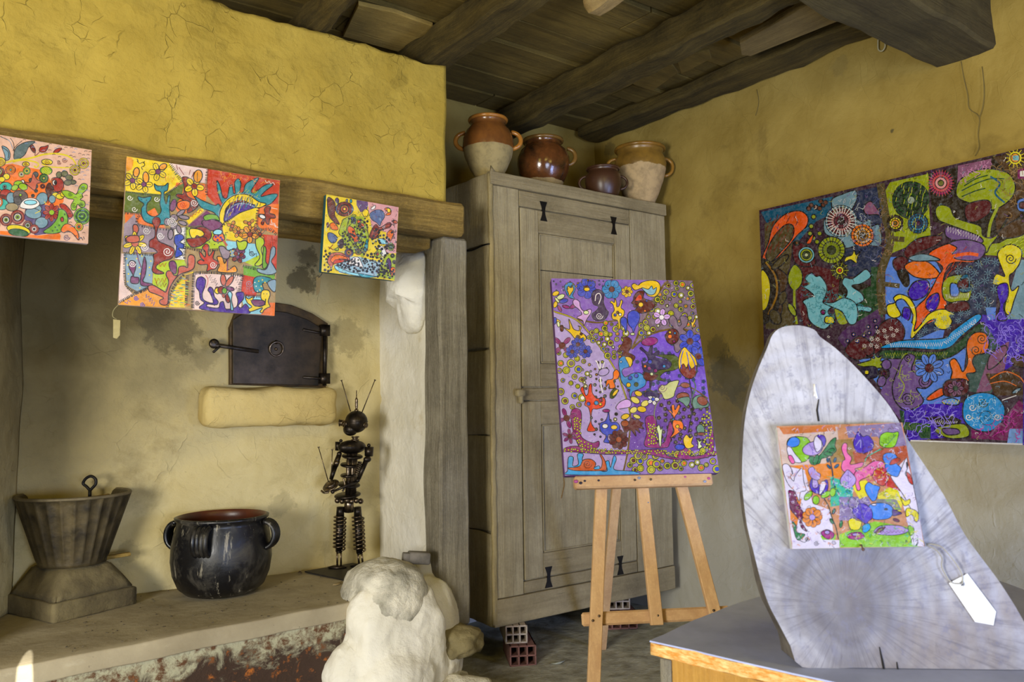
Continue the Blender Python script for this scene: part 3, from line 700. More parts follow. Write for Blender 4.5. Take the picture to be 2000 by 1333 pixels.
tube(bm, [c2+Zv*-.02, c2+Zv*-.055], .006, 8)
ho = tag(obj('iron_hook', bm, M_dark), 'bent dark iron loop sticking up from inside the fluted tub', 'hook')
bm = B(); bar(bm, (ctr.x-.12, ctr.y+.02, ztp+Ht*.82), (ctr.x+.13, ctr.y+.04, ztp+Ht*.90), .05, .02); roughen(bm, .004, 20)
tag(obj('scrap_board', bm, M_beamX), 'short dusty board lying across inside the mouth of the fluted tub', 'board')
bm = B(); p = onp(236, 1085, 1, ctr.y+.02); bar(bm, p+Vector((-.1, 0, -.006)), p+Vector((.03, -.01, .004)), .03, .013, (0, 1, 0)); roughen(bm, .003, 20)
tag(obj('wooden_wedge', bm, M_beamX), 'small wooden wedge poking out between the tub and its pedestal', 'wedge')

# ------------------------------------------------------------------ scrap metal robot
rp = onp(672, 1113, 2, ZH); D0 = (rp-CAM).dot(CF)
def rb(x, y, dd=0.0): return at(560+x/3.03, 740+y/3.03, D0-dd)
rs = D0/FPX/3.03
rob = thing('robot_sculpture', 'scrap metal robot with antennas standing on a dark steel plate in the hearth', 'sculpture', (rp.x, rp.y, ZH))
bm = B(); qd = [onp(595, 1119, 2, ZH+.001), onp(682, 1100, 2, ZH+.001), onp(722, 1110, 2, ZH+.001), onp(693, 1140, 2, ZH+.001)]
qd[1].y = min(qd[1].y, 3.385); qd[2] = qd[1]+(qd[3]-qd[0]); prism(bm, qd, (0, 0, .006), .001); obj('base_plate', bm, simple('dark plate steel', (52, 48, 44), (38, 35, 32), .5, 30, .001, .4), rob, smooth=False)
def part(nm, mat, f, par=rob):
    bm = B(); f(bm); return obj(nm, bm, mat, par)
def cyl(bm, a, b, r, r2=None, n=16): tube(bm, [a, b], [r, r2 or r], n)
def cap_disc(bm, c, ax, r, t_): lathe(bm, Vector(c)-Vector(ax).normalized()*t_/2, [(0, 0), (r*.92, 0), (r, t_*.3), (r, t_*.7), (r*.92, t_), (0, t_)], 24, ax, cap=False)
for (hx, hy, kx, ky, fx, fy, d_) in ((318, 760, 310, 1020, 310, 1128, .0), (418, 760, 432, 1030, 440, 1120, -.03)):
    H0, K0, F0 = rb(hx, hy, d_+.0), rb(kx, ky, d_), rb(fx, fy, d_)
    F0.z = ZH+.012
    leg = part('leg', M_irond, lambda bm: (cyl(bm, rb(hx, hy, d_), rb(hx+(kx-hx)*.25, 815, d_), 22*rs, 24*rs), cyl(bm, rb(hx+(kx-hx)*.25, 815, d_), K0, 24*rs, 21*rs), cyl(bm, K0, K0+(F0-K0)*.12, 22*rs, 14*rs)))
    def coil(bm):
        a, b = rb(hx+(kx-hx)*.2, 812, d_), rb(kx, ky-10, d_); z = (b-a).normalized(); x, y, _ = fr(z); P = []
        for i in range(9*18+1):
            q = i/(9*18); th = 2*math.pi*9*q; P.append(a+(b-a)*q+(x*math.cos(th)+y*math.sin(th))*34*rs)
        tube(bm, P, 5.2*rs, 7)
    part('coil_spring', M_iron, coil, leg)
    part('shin_rods', M_iron, lambda bm: [cyl(bm, K0+Rh*o_*rs, F0+Rh*o_*rs, 6*rs) for o_ in (-11, 11)], leg)
    def foot(bm):
        lathe(bm, F0+Vector((0, 0, -.006)), [(0, 0), (38*rs, .002), (44*rs, .006), (20*rs, .012), (0, .013)], 20, cap=False)
        for v in bm.verts:
            q = v.co-F0; v.co = F0+Rh*q.dot(Rh)*1.35-Fh*q.dot(-Fh)*.8+Vector((0, 0, q.z))+Rh*(-10*rs)
    part('foot', M_irond, foot, leg)
def pelvis(bm):
    for i, x in enumerate((300, 328, 356, 384, 412, 438)): sphere(bm, rb(x, 722+(i % 2)*4, .035-abs(x-365)*.0004), 17*rs, sub=2)
    cyl(bm, rb(368, 705), rb(368, 790), 28*rs)
part('pelvis_ring', M_iron, pelvis)
tor = part('torso_tube', M_iron, lambda bm: [cyl(bm, rb(384+o_, 420, d_), rb(374+o_, 710, d_), 13*rs) for o_, d_ in ((-16, .01), (10, .0), (24, -.01))])
for x, y, r_, tl in ((388, 460, 62, .1), (372, 512, 55, .12), (366, 572, 48, .0), (368, 628, 66, .12), (360, 690, 78, -.05)):
    part('rib_disc', M_irond, lambda bm: cap_disc(bm, rb(x, y), Zv+Rh*tl-Fh*.12, r_*rs, 14*rs), tor)
part('shoulder_plate', M_irond, lambda bm: (sphere(bm, rb(385, 405), 1, (88*rs, 55*rs, 42*rs), 3), cyl(bm, rb(303, 375, .0), rb(300, 425, 0), 16*rs, 14*rs), cyl(bm, rb(488, 405, 0), rb(486, 458, 0), 27*rs, 25*rs), sphere(bm, rb(321, 368, .02), 10*rs), sphere(bm, rb(486, 395), 11*rs)))
part('neck', M_iron, lambda bm: [cap_disc(bm, rb(405, 345+i*9), Zv, (24-i % 2*6)*rs, 8*rs) for i in range(4)])
hd = part('head', M_irond, lambda bm: (sphere(bm, rb(412, 255), 66*rs, (1, 1, 1.0), 4), sphere(bm, rb(378, 300, .01), 44*rs, (1, 1, .9)), tube(bm, [rb(412, 255)+(Rh*math.cos(a)-Fh*math.sin(a))*67*rs for a in np.linspace(0, 2*math.pi, 40, False)], 2.5*rs, 6, closed=True)))
def eye(bm, x, y, d_, ax):
    c = rb(x, y, d_); a = Vector(ax).normalized(); cyl(bm, c-a*14*rs, c+a*14*rs, 17*rs, 20*rs, 20); tube(bm, [c+a*14*rs+(fr(a)[0]*math.cos(q)+fr(a)[1]*math.sin(q))*19*rs for q in np.linspace(0, 6.283, 20, False)], 3.5*rs, 6, closed=True); cyl(bm, c+a*13*rs, c+a*20*rs, 8*rs)
part('eye', M_iron, lambda bm: eye(bm, 352, 268, .02, -Rh*.8-Fh*.55), hd)
part('eye', M_iron, lambda bm: eye(bm, 326, 262, -.01, -Rh*.95-Fh*.1), hd)
part('ear', M_iron, lambda bm: (cap_disc(bm, rb(466, 275, .02), Rh*.8-Fh*.5, 19*rs, 10*rs), cyl(bm, rb(466, 275, .02), rb(474, 276, .026), 8*rs)), hd)
part('mouth', M_irond, lambda bm: tube(bm, cr([rb(345, 306, .025), rb(358, 322, .035), rb(380, 322, .03), rb(398, 314, .02)], False), 8*rs, 8), hd)
for a_, b_ in (((378, 195), (326, 16)), ((446, 198), (520, 14))):
    part('antenna', M_iron, lambda bm: (cyl(bm, rb(*a_), rb(*b_), 3.2*rs, 2.6*rs, 8), cyl(bm, rb(*b_), rb(b_[0]+(b_[0]-a_[0])*.05, b_[1]-8), 4*rs, 7*rs, 10)), hd)
part('spark_plug', M_iron, lambda bm: (cyl(bm, rb(413, 195), rb(413, 182), 12*rs), lathe(bm, rb(413, 182), [(6*rs, 0), (8*rs, 10*rs)]+[((7+3*(i % 2))*rs, (14+i*6)*rs) for i in range(9)]+[(3*rs, 72*rs), (2.5*rs, 112*rs), (0, 113*rs)], 12)), hd)
# arms: crook to the front, one holding a disc with two drum-stick rods
la = part('arm', M_irond, lambda bm: (sphere(bm, rb(311, 446, .02), 15*rs), cyl(bm, rb(311, 450, .02), rb(285, 520, .03), 14*rs, 18*rs), cyl(bm, rb(285, 520, .03), rb(262, 598, .05), 16*rs, 11*rs)))
part('chrome_band', M_iron, lambda bm: cyl(bm, rb(299, 485, .03), rb(288, 515, .032), 17.5*rs), la)
ra = part('arm', M_irond, lambda bm: (sphere(bm, rb(477, 478, .02), 24*rs, (1, .8, .8)), cyl(bm, rb(468, 490, .03), rb(424, 595, .05), 15*rs, 13*rs), sphere(bm, rb(420, 603, .055), 13*rs), cyl(bm, rb(418, 606, .055), rb(275, 668, .10), 9*rs, 7*rs), sphere(bm, rb(272, 670, .10), 12*rs)))
def ss(bm):
    a, b = rb(438, 495, .03), rb(412, 575, .045); x, y, _ = fr(b-a); tube(bm, [a+(b-a)*(i/84)+(x*math.cos(i*6.283/12)+y*math.sin(i*6.283/12))*15*rs for i in range(85)], 4*rs, 6)
part('arm_spring', M_iron, ss, ra)
part('hand_disc', M_iron, lambda bm: (cap_disc(bm, rb(262, 634, .09), Zv*.8-Fh*.5-Rh*.3, 50*rs, 12*rs), cap_disc(bm, rb(258, 628, .095), Zv*.8-Fh*.5-Rh*.3, 32*rs, 22*rs), tube(bm, cr([rb(205, 664, .09), rb(222, 676, .1), rb(250, 672, .1)], False), 6*rs, 8)), la)
for a_, b_ in (((247, 612), (190, 412)), ((262, 600), (270, 426))):
    part('thin_rod', M_iron, lambda bm: (cyl(bm, rb(*a_, .07), rb(*b_, .07), 3*rs, 2.6*rs, 8), cyl(bm, rb(*b_, .07), rb(b_[0]-1, b_[1]-8, .07), 4*rs, 7*rs, 10)), la)
part('belt_pipe', M_iron, lambda bm: tube(bm, cr([rb(335, 590, .045), rb(345, 635, .05), rb(330, 668, .06)], False), 6*rs, 8))

# dry debris on the hearth slab and the floor
random.seed(11); bm = B()
for i in range(260):
    x, y = random.uniform(120, 690), random.uniform(1105, 1280); p = onp(x, y, 2, ZH+.001)
    if p.y < 2.74 or p.y > 3.38 or p.x < .3: continue
    a = random.uniform(0, 6.28); s_ = random.uniform(.0015, .0045)
    if (p-Vector((cc.x, Yc, ZH))).length < .17: continue
    obox(bm, p+Zv*.001, (math.cos(a), math.sin(a), 0), (-math.sin(a), math.cos(a), .1), (0, 0, 1), s_*2, s_, .0015)
o = tag(obj('ash_crumbs', bm, simple('dark crumbs', (60, 52, 38), (110, 100, 78), .9), smooth=False), 'dark crumbs and ash specks scattered over the hearth slab', 'crumbs'); o['kind'] = 'stuff'
def leaf(P, u, wid, L, mat, label, cat='leaf'):
    u = Vector(u).normalized(); s_ = Vector((-u.y, u.x, 0)); bm = B(); ring = []
    pts = [(-1, 0, .004), (-.4, .8, .006), (.2, 1, .004), (1, 0, .010), (.2, -1, .002), (-.4, -.8, .002)]
    top = [bm.verts.new(P+u*a*L/2+s_*b*wid/2+Zv*c) for a, b, c in pts]; bm.faces.new(top)
    r = bmesh.ops.extrude_face_region(bm, geom=list(bm.faces))
    for v in [g for g in r['geom'] if isinstance(g, bmesh.types.BMVert)]: v.co.z -= .001
    return tag(obj('dry_leaf', bm, mat), label, cat)
M_leaf = simple('dry leaf', (168, 150, 112), (140, 120, 84), .8)
leaf(onp(1090, 1297, 2, .004), (1, -.4, 0), .014, .065, simple('silver leaf', (186, 190, 170), None, .7), 'pale narrow leaf lying on the dirt floor left of the easel leg')
leaf(onp(659, 1143, 2, ZH+.001), (1, .3, 0), .018, .05, M_leaf, 'curled tan leaf on the hearth in front of the robot plate')
leaf(onp(586, 1121, 2, ZH+.001), (.3, 1, 0), .02, .03, simple('brown leaf', (96, 80, 56), None, .8), 'small brown leaf left of the robot plate on the hearth')

# ------------------------------------------------------------------ table with the wooden slab
N6 = Vector((-.63, -.729, .267)).normalized(); X6 = Vector((.76, -.65, .019)).normalized(); Y6 = N6.cross(X6).normalized()
C6 = at(*px_of((1.36, .817, .99)), 1.45) if False else CAM+(Vector((1.36, .817, .99))-CAM)*1.0
S0 = C6-N6*.022
def sl(x, y, off=0.0): return onpl(1400+x/1.87, 620+y/1.87, S0+N6*off, N6)
out = [(185, 110), (205, 62), (240, 36), (300, 30), (355, 45), (378, 72), (432, 112), (500, 175), (560, 240), (620, 310), (662, 375), (702, 455), (762, 545), (832, 655), (900, 785), (960, 870), (1020, 950), (1062, 1012), (1112, 1095), (1160, 1190), (1190, 1290), (1180, 1345), (1050, 1326), (900, 1306), (700, 1300), (500, 1286), (312, 1279), (268, 1200), (226, 1120), (190, 1050), (160, 960), (135, 860), (110, 760), (95, 640), (92, 560), (98, 420), (110, 330), (130, 250), (155, 180)]
ZTB = sl(312, 1279).z
cps = []
for x, y in out:
    p = sl(x, y)
    if y > 1270 and p.z < ZTB+.03: p = p - Y6*((p.z-ZTB)/Y6.z)
    cps.append(p)
k = NT('grey weathered slab wood'); 
geo = k.n('ShaderNodeNewGeometry'); 
def lin(vec, org, sc_):
    q = k.n('ShaderNodeVectorMath'); q.operation = 'SUBTRACT'; k.l(geo.outputs['Position'], q.inputs[0]); q.inputs[1].default_value = org
    d = k.n('ShaderNodeVectorMath'); d.operation = 'DOT_PRODUCT'; k.l(q.outputs[0], d.inputs[0]); d.inputs[1].default_value = vec
    return k.math('MULTIPLY', d.outputs['Value'], sc_)
pk = sl(470, 1050); ax_ = lin(X6, pk, 1.0); ay_ = lin(Y6, pk, .72)
nd = k.noise(k.map(), 3.0, 4, .6)
rr = k.math('SQRT', k.math('ADD', k.math('MULTIPLY', ax_, ax_), k.math('MULTIPLY', ay_, ay_)))
ringw = k.math('SINE', k.math('MULTIPLY', k.math('ADD', rr, k.math('MULTIPLY', nd, .05)), 210))
n1 = k.noise(k.map((1, 1, 1)), 7, 9, .65, .3); n2 = k.noise(k.map((60, 60, 5)), 1.5, 5, .6)
c_ = k.mix(k.ramp(n1, [(.32, 0.0), (.68, 1.0)]), (140, 138, 146), (200, 200, 210))
c_ = k.mix(k.math('MULTIPLY', k.math('MULTIPLY', k.ramp(ringw, [(.0, 0.0), (1.0, 1.0)]), k.ramp(rr, [(.0, .22), (.3, .04)])), 1.0), c_, (100, 94, 98))
c_ = k.mix(k.ramp(k.math('ADD', rr, k.math('MULTIPLY', k.math('SUBTRACT', n1, .5), .12)), [(.02, .72), (.17, 0.0)]), c_, (88, 84, 90))
c_ = k.mix(k.ramp(k.noise(k.map(), 3.5, 6, .6), [(.48, 0.0), (.66, .75)]), c_, (120, 108, 104))
at2 = k.math('ARCTAN2', ay_, ax_); cmb = k.n('ShaderNodeCombineXYZ'); k.l(k.math('MULTIPLY', at2, 26), cmb.inputs[0]); k.l(k.math('MULTIPLY', rr, 7), cmb.inputs[1])
fan = k.noise(cmb.outputs[0], 1.0, 6, .7)
c_ = k.mix(k.ramp(fan, [(.5, 0.0), (.66, .5)]), c_, (92, 88, 98))
c_ = k.mix(k.ramp(n2, [(.62, 0.0), (.7, .3)]), c_, (80, 76, 80))
rim = k.ramp(k.noise(k.map(), 55, 3, .7), [(.55, 0.0), (.66, .45)])
c_ = k.mix(rim, c_, (120, 120, 140))
M_slab = k.out(c_, .85, k.bump(n1, .006, .5, k.bump(ringw, .0008, .6)), spec=.2)
M_bark = simple('dark slab bark edge', (60, 54, 52), (110, 104, 96), .95, 14, .01)
t = thing('wood_slab', 'tall shark-fin shaped grey slab of weathered wood standing on the table', 'slab', (*(sum(cps, Vector())/len(cps))[:2], ZTB))
ocp = cr(cps, True, 3)
bm = B(); fv = [bm.verts.new(p) for p in ocp]
tri = tessellate_polygon([ocp])
bk = -N6*.1; bk.z = 0
bv = [bm.verts.new(p+bk*(.30+.70*min(1, max(0, 1-(p.z-ZTB)/.22)))+(Vector((0, 0, 0)) if p.z > ZTB+.02 else Vector((0, 0, ZTB-p.z)))) for p in ocp]
for a, b, c in tri: bm.faces.new((fv[a], fv[b], fv[c])); bm.faces.new((bv[a], bv[b], bv[c]))
n_ = len(ocp)
for i in range(n_):
    f = bm.faces.new((fv[i], fv[(i+1) % n_], bv[(i+1) % n_], bv[i])); f.material_index = 1
obj('slab_body', bm, [M_slab, M_bark], t, smooth=False)
for pts_ in ([(594, 1205), (604, 1255), (612, 1299)], [(657, 1260), (663, 1301)], [(372, 300), (366, 340), (372, 380)]):
    bm = B(); tube(bm, [sl(x, y, .0008) for x, y in pts_], [.0008]+[.0018]*(len(pts_)-1), 6); obj('crack', bm, M_black, t)
bm = B(); tube(bm, [sl(357, 245, .001), sl(358, 268, .001), sl(366, 296, .001)], .0022, 6); tube(bm, [sl(360, 275, .001), sl(357, 288, .001)], .002, 6)
obj('white_chip', bm, M_paper, t, label='small white paint chip')
# table top: blue-grey faded board with a raw orange front edge
ZTB2 = ZTB-.001
TA = onp(1270, 1252, 2, ZTB2); TBp = onp(1650, 1338, 2, ZTB2); TC = onp(1440, 1178, 2, ZTB2); TD = onp(1500, 1163, 2, ZTB2)
uu = (TBp-TA).normalized(); vv = (TD-TC).normalized()
outT = [TA, TA+uu*1.0, TA+uu*1.0+Vector((.55, .35, 0)), TD+vv*.75, TD, TC, TA+(TC-TA)*.5+Vector((-.004, .004, 0))]
tb = thing('table', 'faded blue-grey table with a raw orange wooden edge under the wood slab', 'table', (1.5, .6, 0))
bm = B(); prism(bm, outT, (0, 0, -.003)); cut(bm, .04); roughen(bm, .0035, 12, 3, (1, 1, 0)); 
for v in bm.verts: v.co.z = ZTB2 if v.co.z > ZTB2-.0015 else ZTB2-.003
obj('faded_top', bm, simple('faded blue grey paint', (178, 188, 226), (140, 148, 186), .6, 4, .002), tb, smooth=False)
bm = B(); prism(bm, [p-Zv*.0035 for p in outT], (0, 0, -.024), .002); cut(bm, .03); roughen(bm, .0025, 30, 3)
k = NT('raw orange splintered edge'); n1 = k.noise(k.map((40, 40, 160)), 1.0, 6, .7)
M_edge = k.out(k.mix(k.ramp(n1, [(.4, 0.0), (.65, 1.0)]), (206, 138, 50), (240, 206, 140)), .8, k.bump(n1, .003, .8))
obj('raw_edge', bm, M_edge, tb)
bm = B(); inn = [p+(Vector((1.75, .6, 0))-Vector((p.x, p.y, 0))).normalized()*.02 for p in outT]
prism(bm, [Vector((p.x, p.y, ZTB2-.0285)) for p in inn], (0, 0, -(ZTB2-.0285)+.002))
bx = obj('cabinet_body', bm, wood('yellow varnished wood', (196, 150, 70), (160, 116, 50), 2, .3, .5, .5), tb, smooth=False)
nrm = Vector((uu.y, -uu.x, 0)); nrm = nrm if nrm.dot(-Fh) > 0 else -nrm
pc = onpl(1310, 1313, inn[0], nrm); bm = B(); lathe(bm, pc-nrm*.001, [(0, 0), (.0035, 0), (.0035, .002), (0, .002)], 14, nrm); obj('bolt_hole', bm, M_black, tb)
bm = B(); e0 = inn[0]; bar(bm, Vector((e0.x, e0.y, .01))+uu*.012+nrm*.003, Vector((e0.x, e0.y, ZTB2-.031))+uu*.012+nrm*.003, .024, .006, uu); obj('corner_batten', bm, M_post, tb)

# ------------------------------------------------------------------ easel
N4 = Vector((-.456, -.839, .296)).normalized(); K4 = 2.8/2.6
C4 = CAM+(Vector((1.861, 1.858, 1.236))-CAM)*K4
E0 = C4-N4*.055
def ep(x, y, off=0.0): return onpl(x, y, E0+N4*off, N4)
ea = thing('easel', 'pine easel with splayed legs holding the purple canvas in front of the cupboard', 'easel', (*ep(1230, 1200)[:2], 0))
es = N4.cross(Vector((0, 0, 1))).normalized()
def down(a, b):   # extend a->b to the floor
    d = (b-a).normalized(); return a+d*((a.z-.001)/-d.z)
def eleg(a, b, nm, mat=M_pine, w_=.040, t_=.020, floor=True, lab=None):
    if floor: b = down(a, b)
    bm = B(); bar(bm, a, b, w_, t_, es, .002); 
    if floor:
        for v in bm.verts: v.co.z = max(v.co.z, .001)
    return obj(nm, bm, mat, ea, smooth=False)
up = lambda x, y, x2, y2, k_: (x+(x2-x)*k_, y+(y2-y)*k_)
a = ep(1174, 957); b = ep(1160, 1320); d = (a-b).normalized(); eleg(a+d*.70, b, 'front_leg')
a = ep(1331, 952); b = ep(1396, 1200); d = (a-b).normalized(); eleg(a+d*.66, b, 'front_leg')
a = ep(1255, 955, .004); b = ep(1283, 1222, .004); d = (a-b).normalized(); eleg(a+d*.62, b, 'centre_post', floor=False)
A5 = ep(1238, 580, -.03); eleg(A5, onp(1175, 1268, 2, .002), 'rear_leg', floor=False)
def erail(x0, y0, x1, y1, h_, t_, off, nm, fix=None):
    bm = B(); a, b = ep(x0, y0, off), ep(x1, y1, off); n_ = (b-a).normalized().cross(N4)
    bar(bm, a, b, h_, t_, n_, .006); return obj(nm, bm, M_pineH, ea, smooth=False)
led = erail(1121, 944, 1389, 937, .043, .036, .032, 'canvas_ledge'); cbr = erail(1136, 1211, 1425, 1197, .042, .018, -.02, 'crossbar')
def screws(pts, par, off):
    for x, y in pts:
        bm = B(); sphere(bm, ep(x, y, off), .0042, sub=2); obj('screw', bm, M_iron, par)
screws([(1240, 938), (1271, 937)], led, .051); screws([(1170, 1204), (1158, 1213), (1285, 1203), (1394, 1193)], cbr, .012)
for pts_, col_ in (([(1134, 944, 4), (1142, 940, 3), (1169, 939, 3)], (40, 36, 60)), ([(1125, 941, 5), (1384, 935, 4), (1338, 932, 3)], (190, 90, 160)), ([(1248, 934, 4), (1376, 941, 4), (1266, 982, 2)], (150, 160, 190))):
    mp = simple('dried paint', col_)
    for x, y, r_ in pts_:
        bm = B(); sphere(bm, ep(x, y, .049 if y < 960 else .013), r_*.0012, (1.3, 1.3, 1), 2); obj('paint_spot', bm, mp, led)

# ------------------------------------------------------------------ paintings
# Each painting is a stretched canvas; the picture is layered flat relief shapes in paint on the canvas face.
def homog(q):
    """pixel quad TL,TR,BR,BL -> unit square (u right, v down)"""
    A = []; b = []
    for (x, y), (u, v) in zip(q, ((0, 0), (1, 0), (1, 1), (0, 1))):
        A.append([x, y, 1, 0, 0, 0, -u*x, -u*y]); b.append(u); A.append([0, 0, 0, x, y, 1, -v*x, -v*y]); b.append(v)
    h = np.append(np.linalg.solve(np.array(A, float), np.array(b, float)), 1).reshape(3, 3)
    def f(x, y):
        w_ = h[2, 0]*x+h[2, 1]*y+h[2, 2]; return ((h[0, 0]*x+h[0, 1]*y+h[0, 2])/w_, (h[1, 0]*x+h[1, 1]*y+h[1, 2])/w_)
    return f
def paintmat(name, gloss):
    k = NT(name); at_ = k.n('ShaderNodeAttribute'); at_.attribute_name = 'paint'
    n1 = k.noise(k.map(), 60, 6, .7); n2 = k.noise(k.map(), 16, 6, .6, .5)
    c_ = k.mix(k.ramp(n1, [(.45, 0.0), (.8, .12)]), at_.outputs['Color'], (255, 255, 255))
    c_ = k.mix(k.ramp(n2, [(.45, 0.0), (.75, .32)]), c_, (70, 50, 60), 'MULTIPLY')
    return k.out(c_, gloss, k.bump(k.math('ADD', n1, k.math('MULTIPLY', n2, .7)), .003, .7), spec=.5)
class Art:
    STEP = .000035
    def __init__(s, quad, org, scale, wh, pal, gain=1.0, lw=4, seed=1):
        s.f = homog([((x-org[0])*scale, (y-org[1])*scale) for x, y in quad]); s.W, s.H = wh; s.pal = pal; s.lw = lw
        s.shapes = []; s.boxes = []; s.rng = random.Random(seed); s.gain = gain
        s.k = math.sqrt(sum((a-b)**2 for a, b in zip(s.f(500, 500), s.f(600, 500))))*s.W/100*1.0  # metres per crop px
    def col(s, c): 
        if c not in s.pal and len(c) != 6: c = c.upper() if c.upper() in s.pal else 'k'
        c = s.pal.get(c, c); return tuple(int(c[i:i+2], 16) for i in (0, 2, 4))
    def add(s, pts, c, tris=None):
        pts = [(min(max(u, 0), 1), min(max(v, 0), 1)) for u, v in pts]
        us = [p[0] for p in pts]; vs = [p[1] for p in pts]; bb = (min(us), max(us), min(vs), max(vs))
        if bb[1]-bb[0] < 1e-4 or bb[3]-bb[2] < 1e-4: return
        z = 1
        for (a, b, c_, d, zz) in s.boxes:
            if zz >= z and a < bb[1] and b > bb[0] and c_ < bb[3] and d > bb[2]: z = zz+1
        s.boxes.append((*bb, z)); s.shapes.append((pts, s.col(c), z, tris))
    def poly(s, pts, c):
        uv = [s.f(*p) for p in pts]
        t = tessellate_polygon([[Vector((a*s.W, b*s.H, 0)) for a, b in uv]])
        s.add(uv, c, t)
    def line(s, pts, c='k', w_=None, closed=False, taper=False):
        w_ = (w_ or s.lw)/2; n = len(pts); L = []; Rr = []
        for i in range(n):
            a = pts[i-1] if (i or closed) else pts[0]; b = pts[(i+1) % n] if (i < n-1 or closed) else pts[-1]
            dx, dy = b[0]-a[0], b[1]-a[1]; q = math.hypot(dx, dy) or 1; k_ = w_*(1-(i/(n-1))*.75 if taper else 1)
            L.append((pts[i][0]-dy/q*k_, pts[i][1]+dx/q*k_)); Rr.append((pts[i][0]+dy/q*k_, pts[i][1]-dx/q*k_))
        uv = [s.f(*p) for p in L+Rr]; tr = []
        for i in range(n if closed else n-1):
            j = (i+1) % n; tr += [(i, j, n+j), (i, n+j, n+i)]
        s.add(uv, c, tr)
    def sm(s, pts, closed=True, k=5): return [(p.x, p.y) for p in cr([(a, b, 0) for a, b in pts], closed, k)]
    def blob(s, pts, c, w_=None, oc='k', smooth=True):
        q = s.sm(pts) if smooth else pts
        s.poly(q, c)
        if w_ != 0: s.line(q, oc, w_, True)
    def circ(s, x, y, r, c, w_=None, ry=None, rot=0):
        n = 8 if r < 8 else (12 if r < 25 else 24); ry = ry or r; ca, sa = math.cos(rot), math.sin(rot)
        q = [(x+r*math.cos(t)*ca-ry*math.sin(t)*sa, y+r*math.cos(t)*sa+ry*math.sin(t)*ca) for t in (2*math.pi*i/n for i in range(n))]
        s.poly(q, c)
        if w_ != 0: s.line(q, 'k', w_, True)
    def flower(s, x, y, r, n, c, cc, rot=0, pw=.36, core=.3):
        for i in range(n):
            a = rot+2*math.pi*i/n; s.circ(x+math.cos(a)*r*.62, y+math.sin(a)*r*.62, r*.40, c, s.lw*.7, r*pw, a)
            s.line([(x+math.cos(a)*r*.35, y+math.sin(a)*r*.35), (x+math.cos(a)*r*.85, y+math.sin(a)*r*.85)], 'k', s.lw*.5)
        s.circ(x, y, r*core, cc, s.lw*.7)
    def stitch(s, pts, c='k', L=14, gap=10, w_=None):
        P = s.sm(pts, False, 8); acc = 0
        for (x0, y0), (x1, y1) in zip(P, P[1:]):
            d = math.hypot(x1-x0, y1-y0)
            while acc < d:
                t = acc/d; x, y = x0+(x1-x0)*t, y0+(y1-y0)*t; nx, ny = -(y1-y0)/d, (x1-x0)/d; j = s.rng.uniform(-.5, .5)
                s.line([(x-nx*L*.5, y-ny*L*.5), (x+nx*L*.5+ny*j*L*.5, y+ny*L*.5-nx*j*L*.5)], c, w_ or s.lw*.8); acc += gap
            acc -= d
    def spiral(s, x, y, r, c='W', turns=2, w_=None):
        n = int(turns*10); s.line([(x+r*(1-i/n)*math.cos(i/n*turns*6.283), y+r*(1-i/n)*math.sin(i/n*turns*6.283)) for i in range(n)], c, w_ or s.lw*.8)
    def zig(s, x0, y0, x1, y1, n, amp, c='k', w_=None):
        P = []
        dx, dy = x1-x0, y1-y0; q = math.hypot(dx, dy)
        for i in range(n+1):
            t = i/n; k_ = amp*(1 if i % 2 else -1); P.append((x0+dx*t-dy/q*k_, y0+dy*t+dx/q*k_))
        s.line(P, c, w_ or s.lw*.7)
    def squig(s, x, y, r, c, w_=None):
        a = s.rng.uniform(0, 6.28); P = [(x, y)]
        for i in range(5):
            a += s.rng.uniform(-1.6, 1.6); P.append((P[-1][0]+math.cos(a)*r*.5, P[-1][1]+math.sin(a)*r*.5))
        s.line(s.sm(P, False, 3), c, w_ or s.lw*.7)
    def inside(s, poly, x, y):
        r_ = False; j = len(poly)-1
        for i in range(len(poly)):
            if (poly[i][1] > y) != (poly[j][1] > y) and x < (poly[j][0]-poly[i][0])*(y-poly[i][1])/(poly[j][1]-poly[i][1])+poly[i][0]: r_ = not r_
            j = i
        return r_
    def scatter(s, poly, n, fn, mind=0, avoid=None):
        xs = [p[0] for p in poly]; ys = [p[1] for p in poly]; got = []
        for _ in range(n*12):
            if len(got) >= n: break
            x, y = s.rng.uniform(min(xs), max(xs)), s.rng.uniform(min(ys), max(ys))
            if not s.inside(poly, x, y): continue
            if any((x-a)**2+(y-b)**2 < mind*mind for a, b in got): continue
            got.append((x, y)); fn(x, y)
    def ring(s, x, y, r, cols, rays=0, rc='k'):
        for i, c in enumerate(cols): s.circ(x, y, r*(1-i/len(cols)), c, s.lw*.7)
        for i in range(rays):
            a = 6.283*i/rays; s.line([(x+math.cos(a)*r*.55, y+math.sin(a)*r*.55), (x+math.cos(a)*r*1.12, y+math.sin(a)*r*1.12)], rc, s.lw*.6)
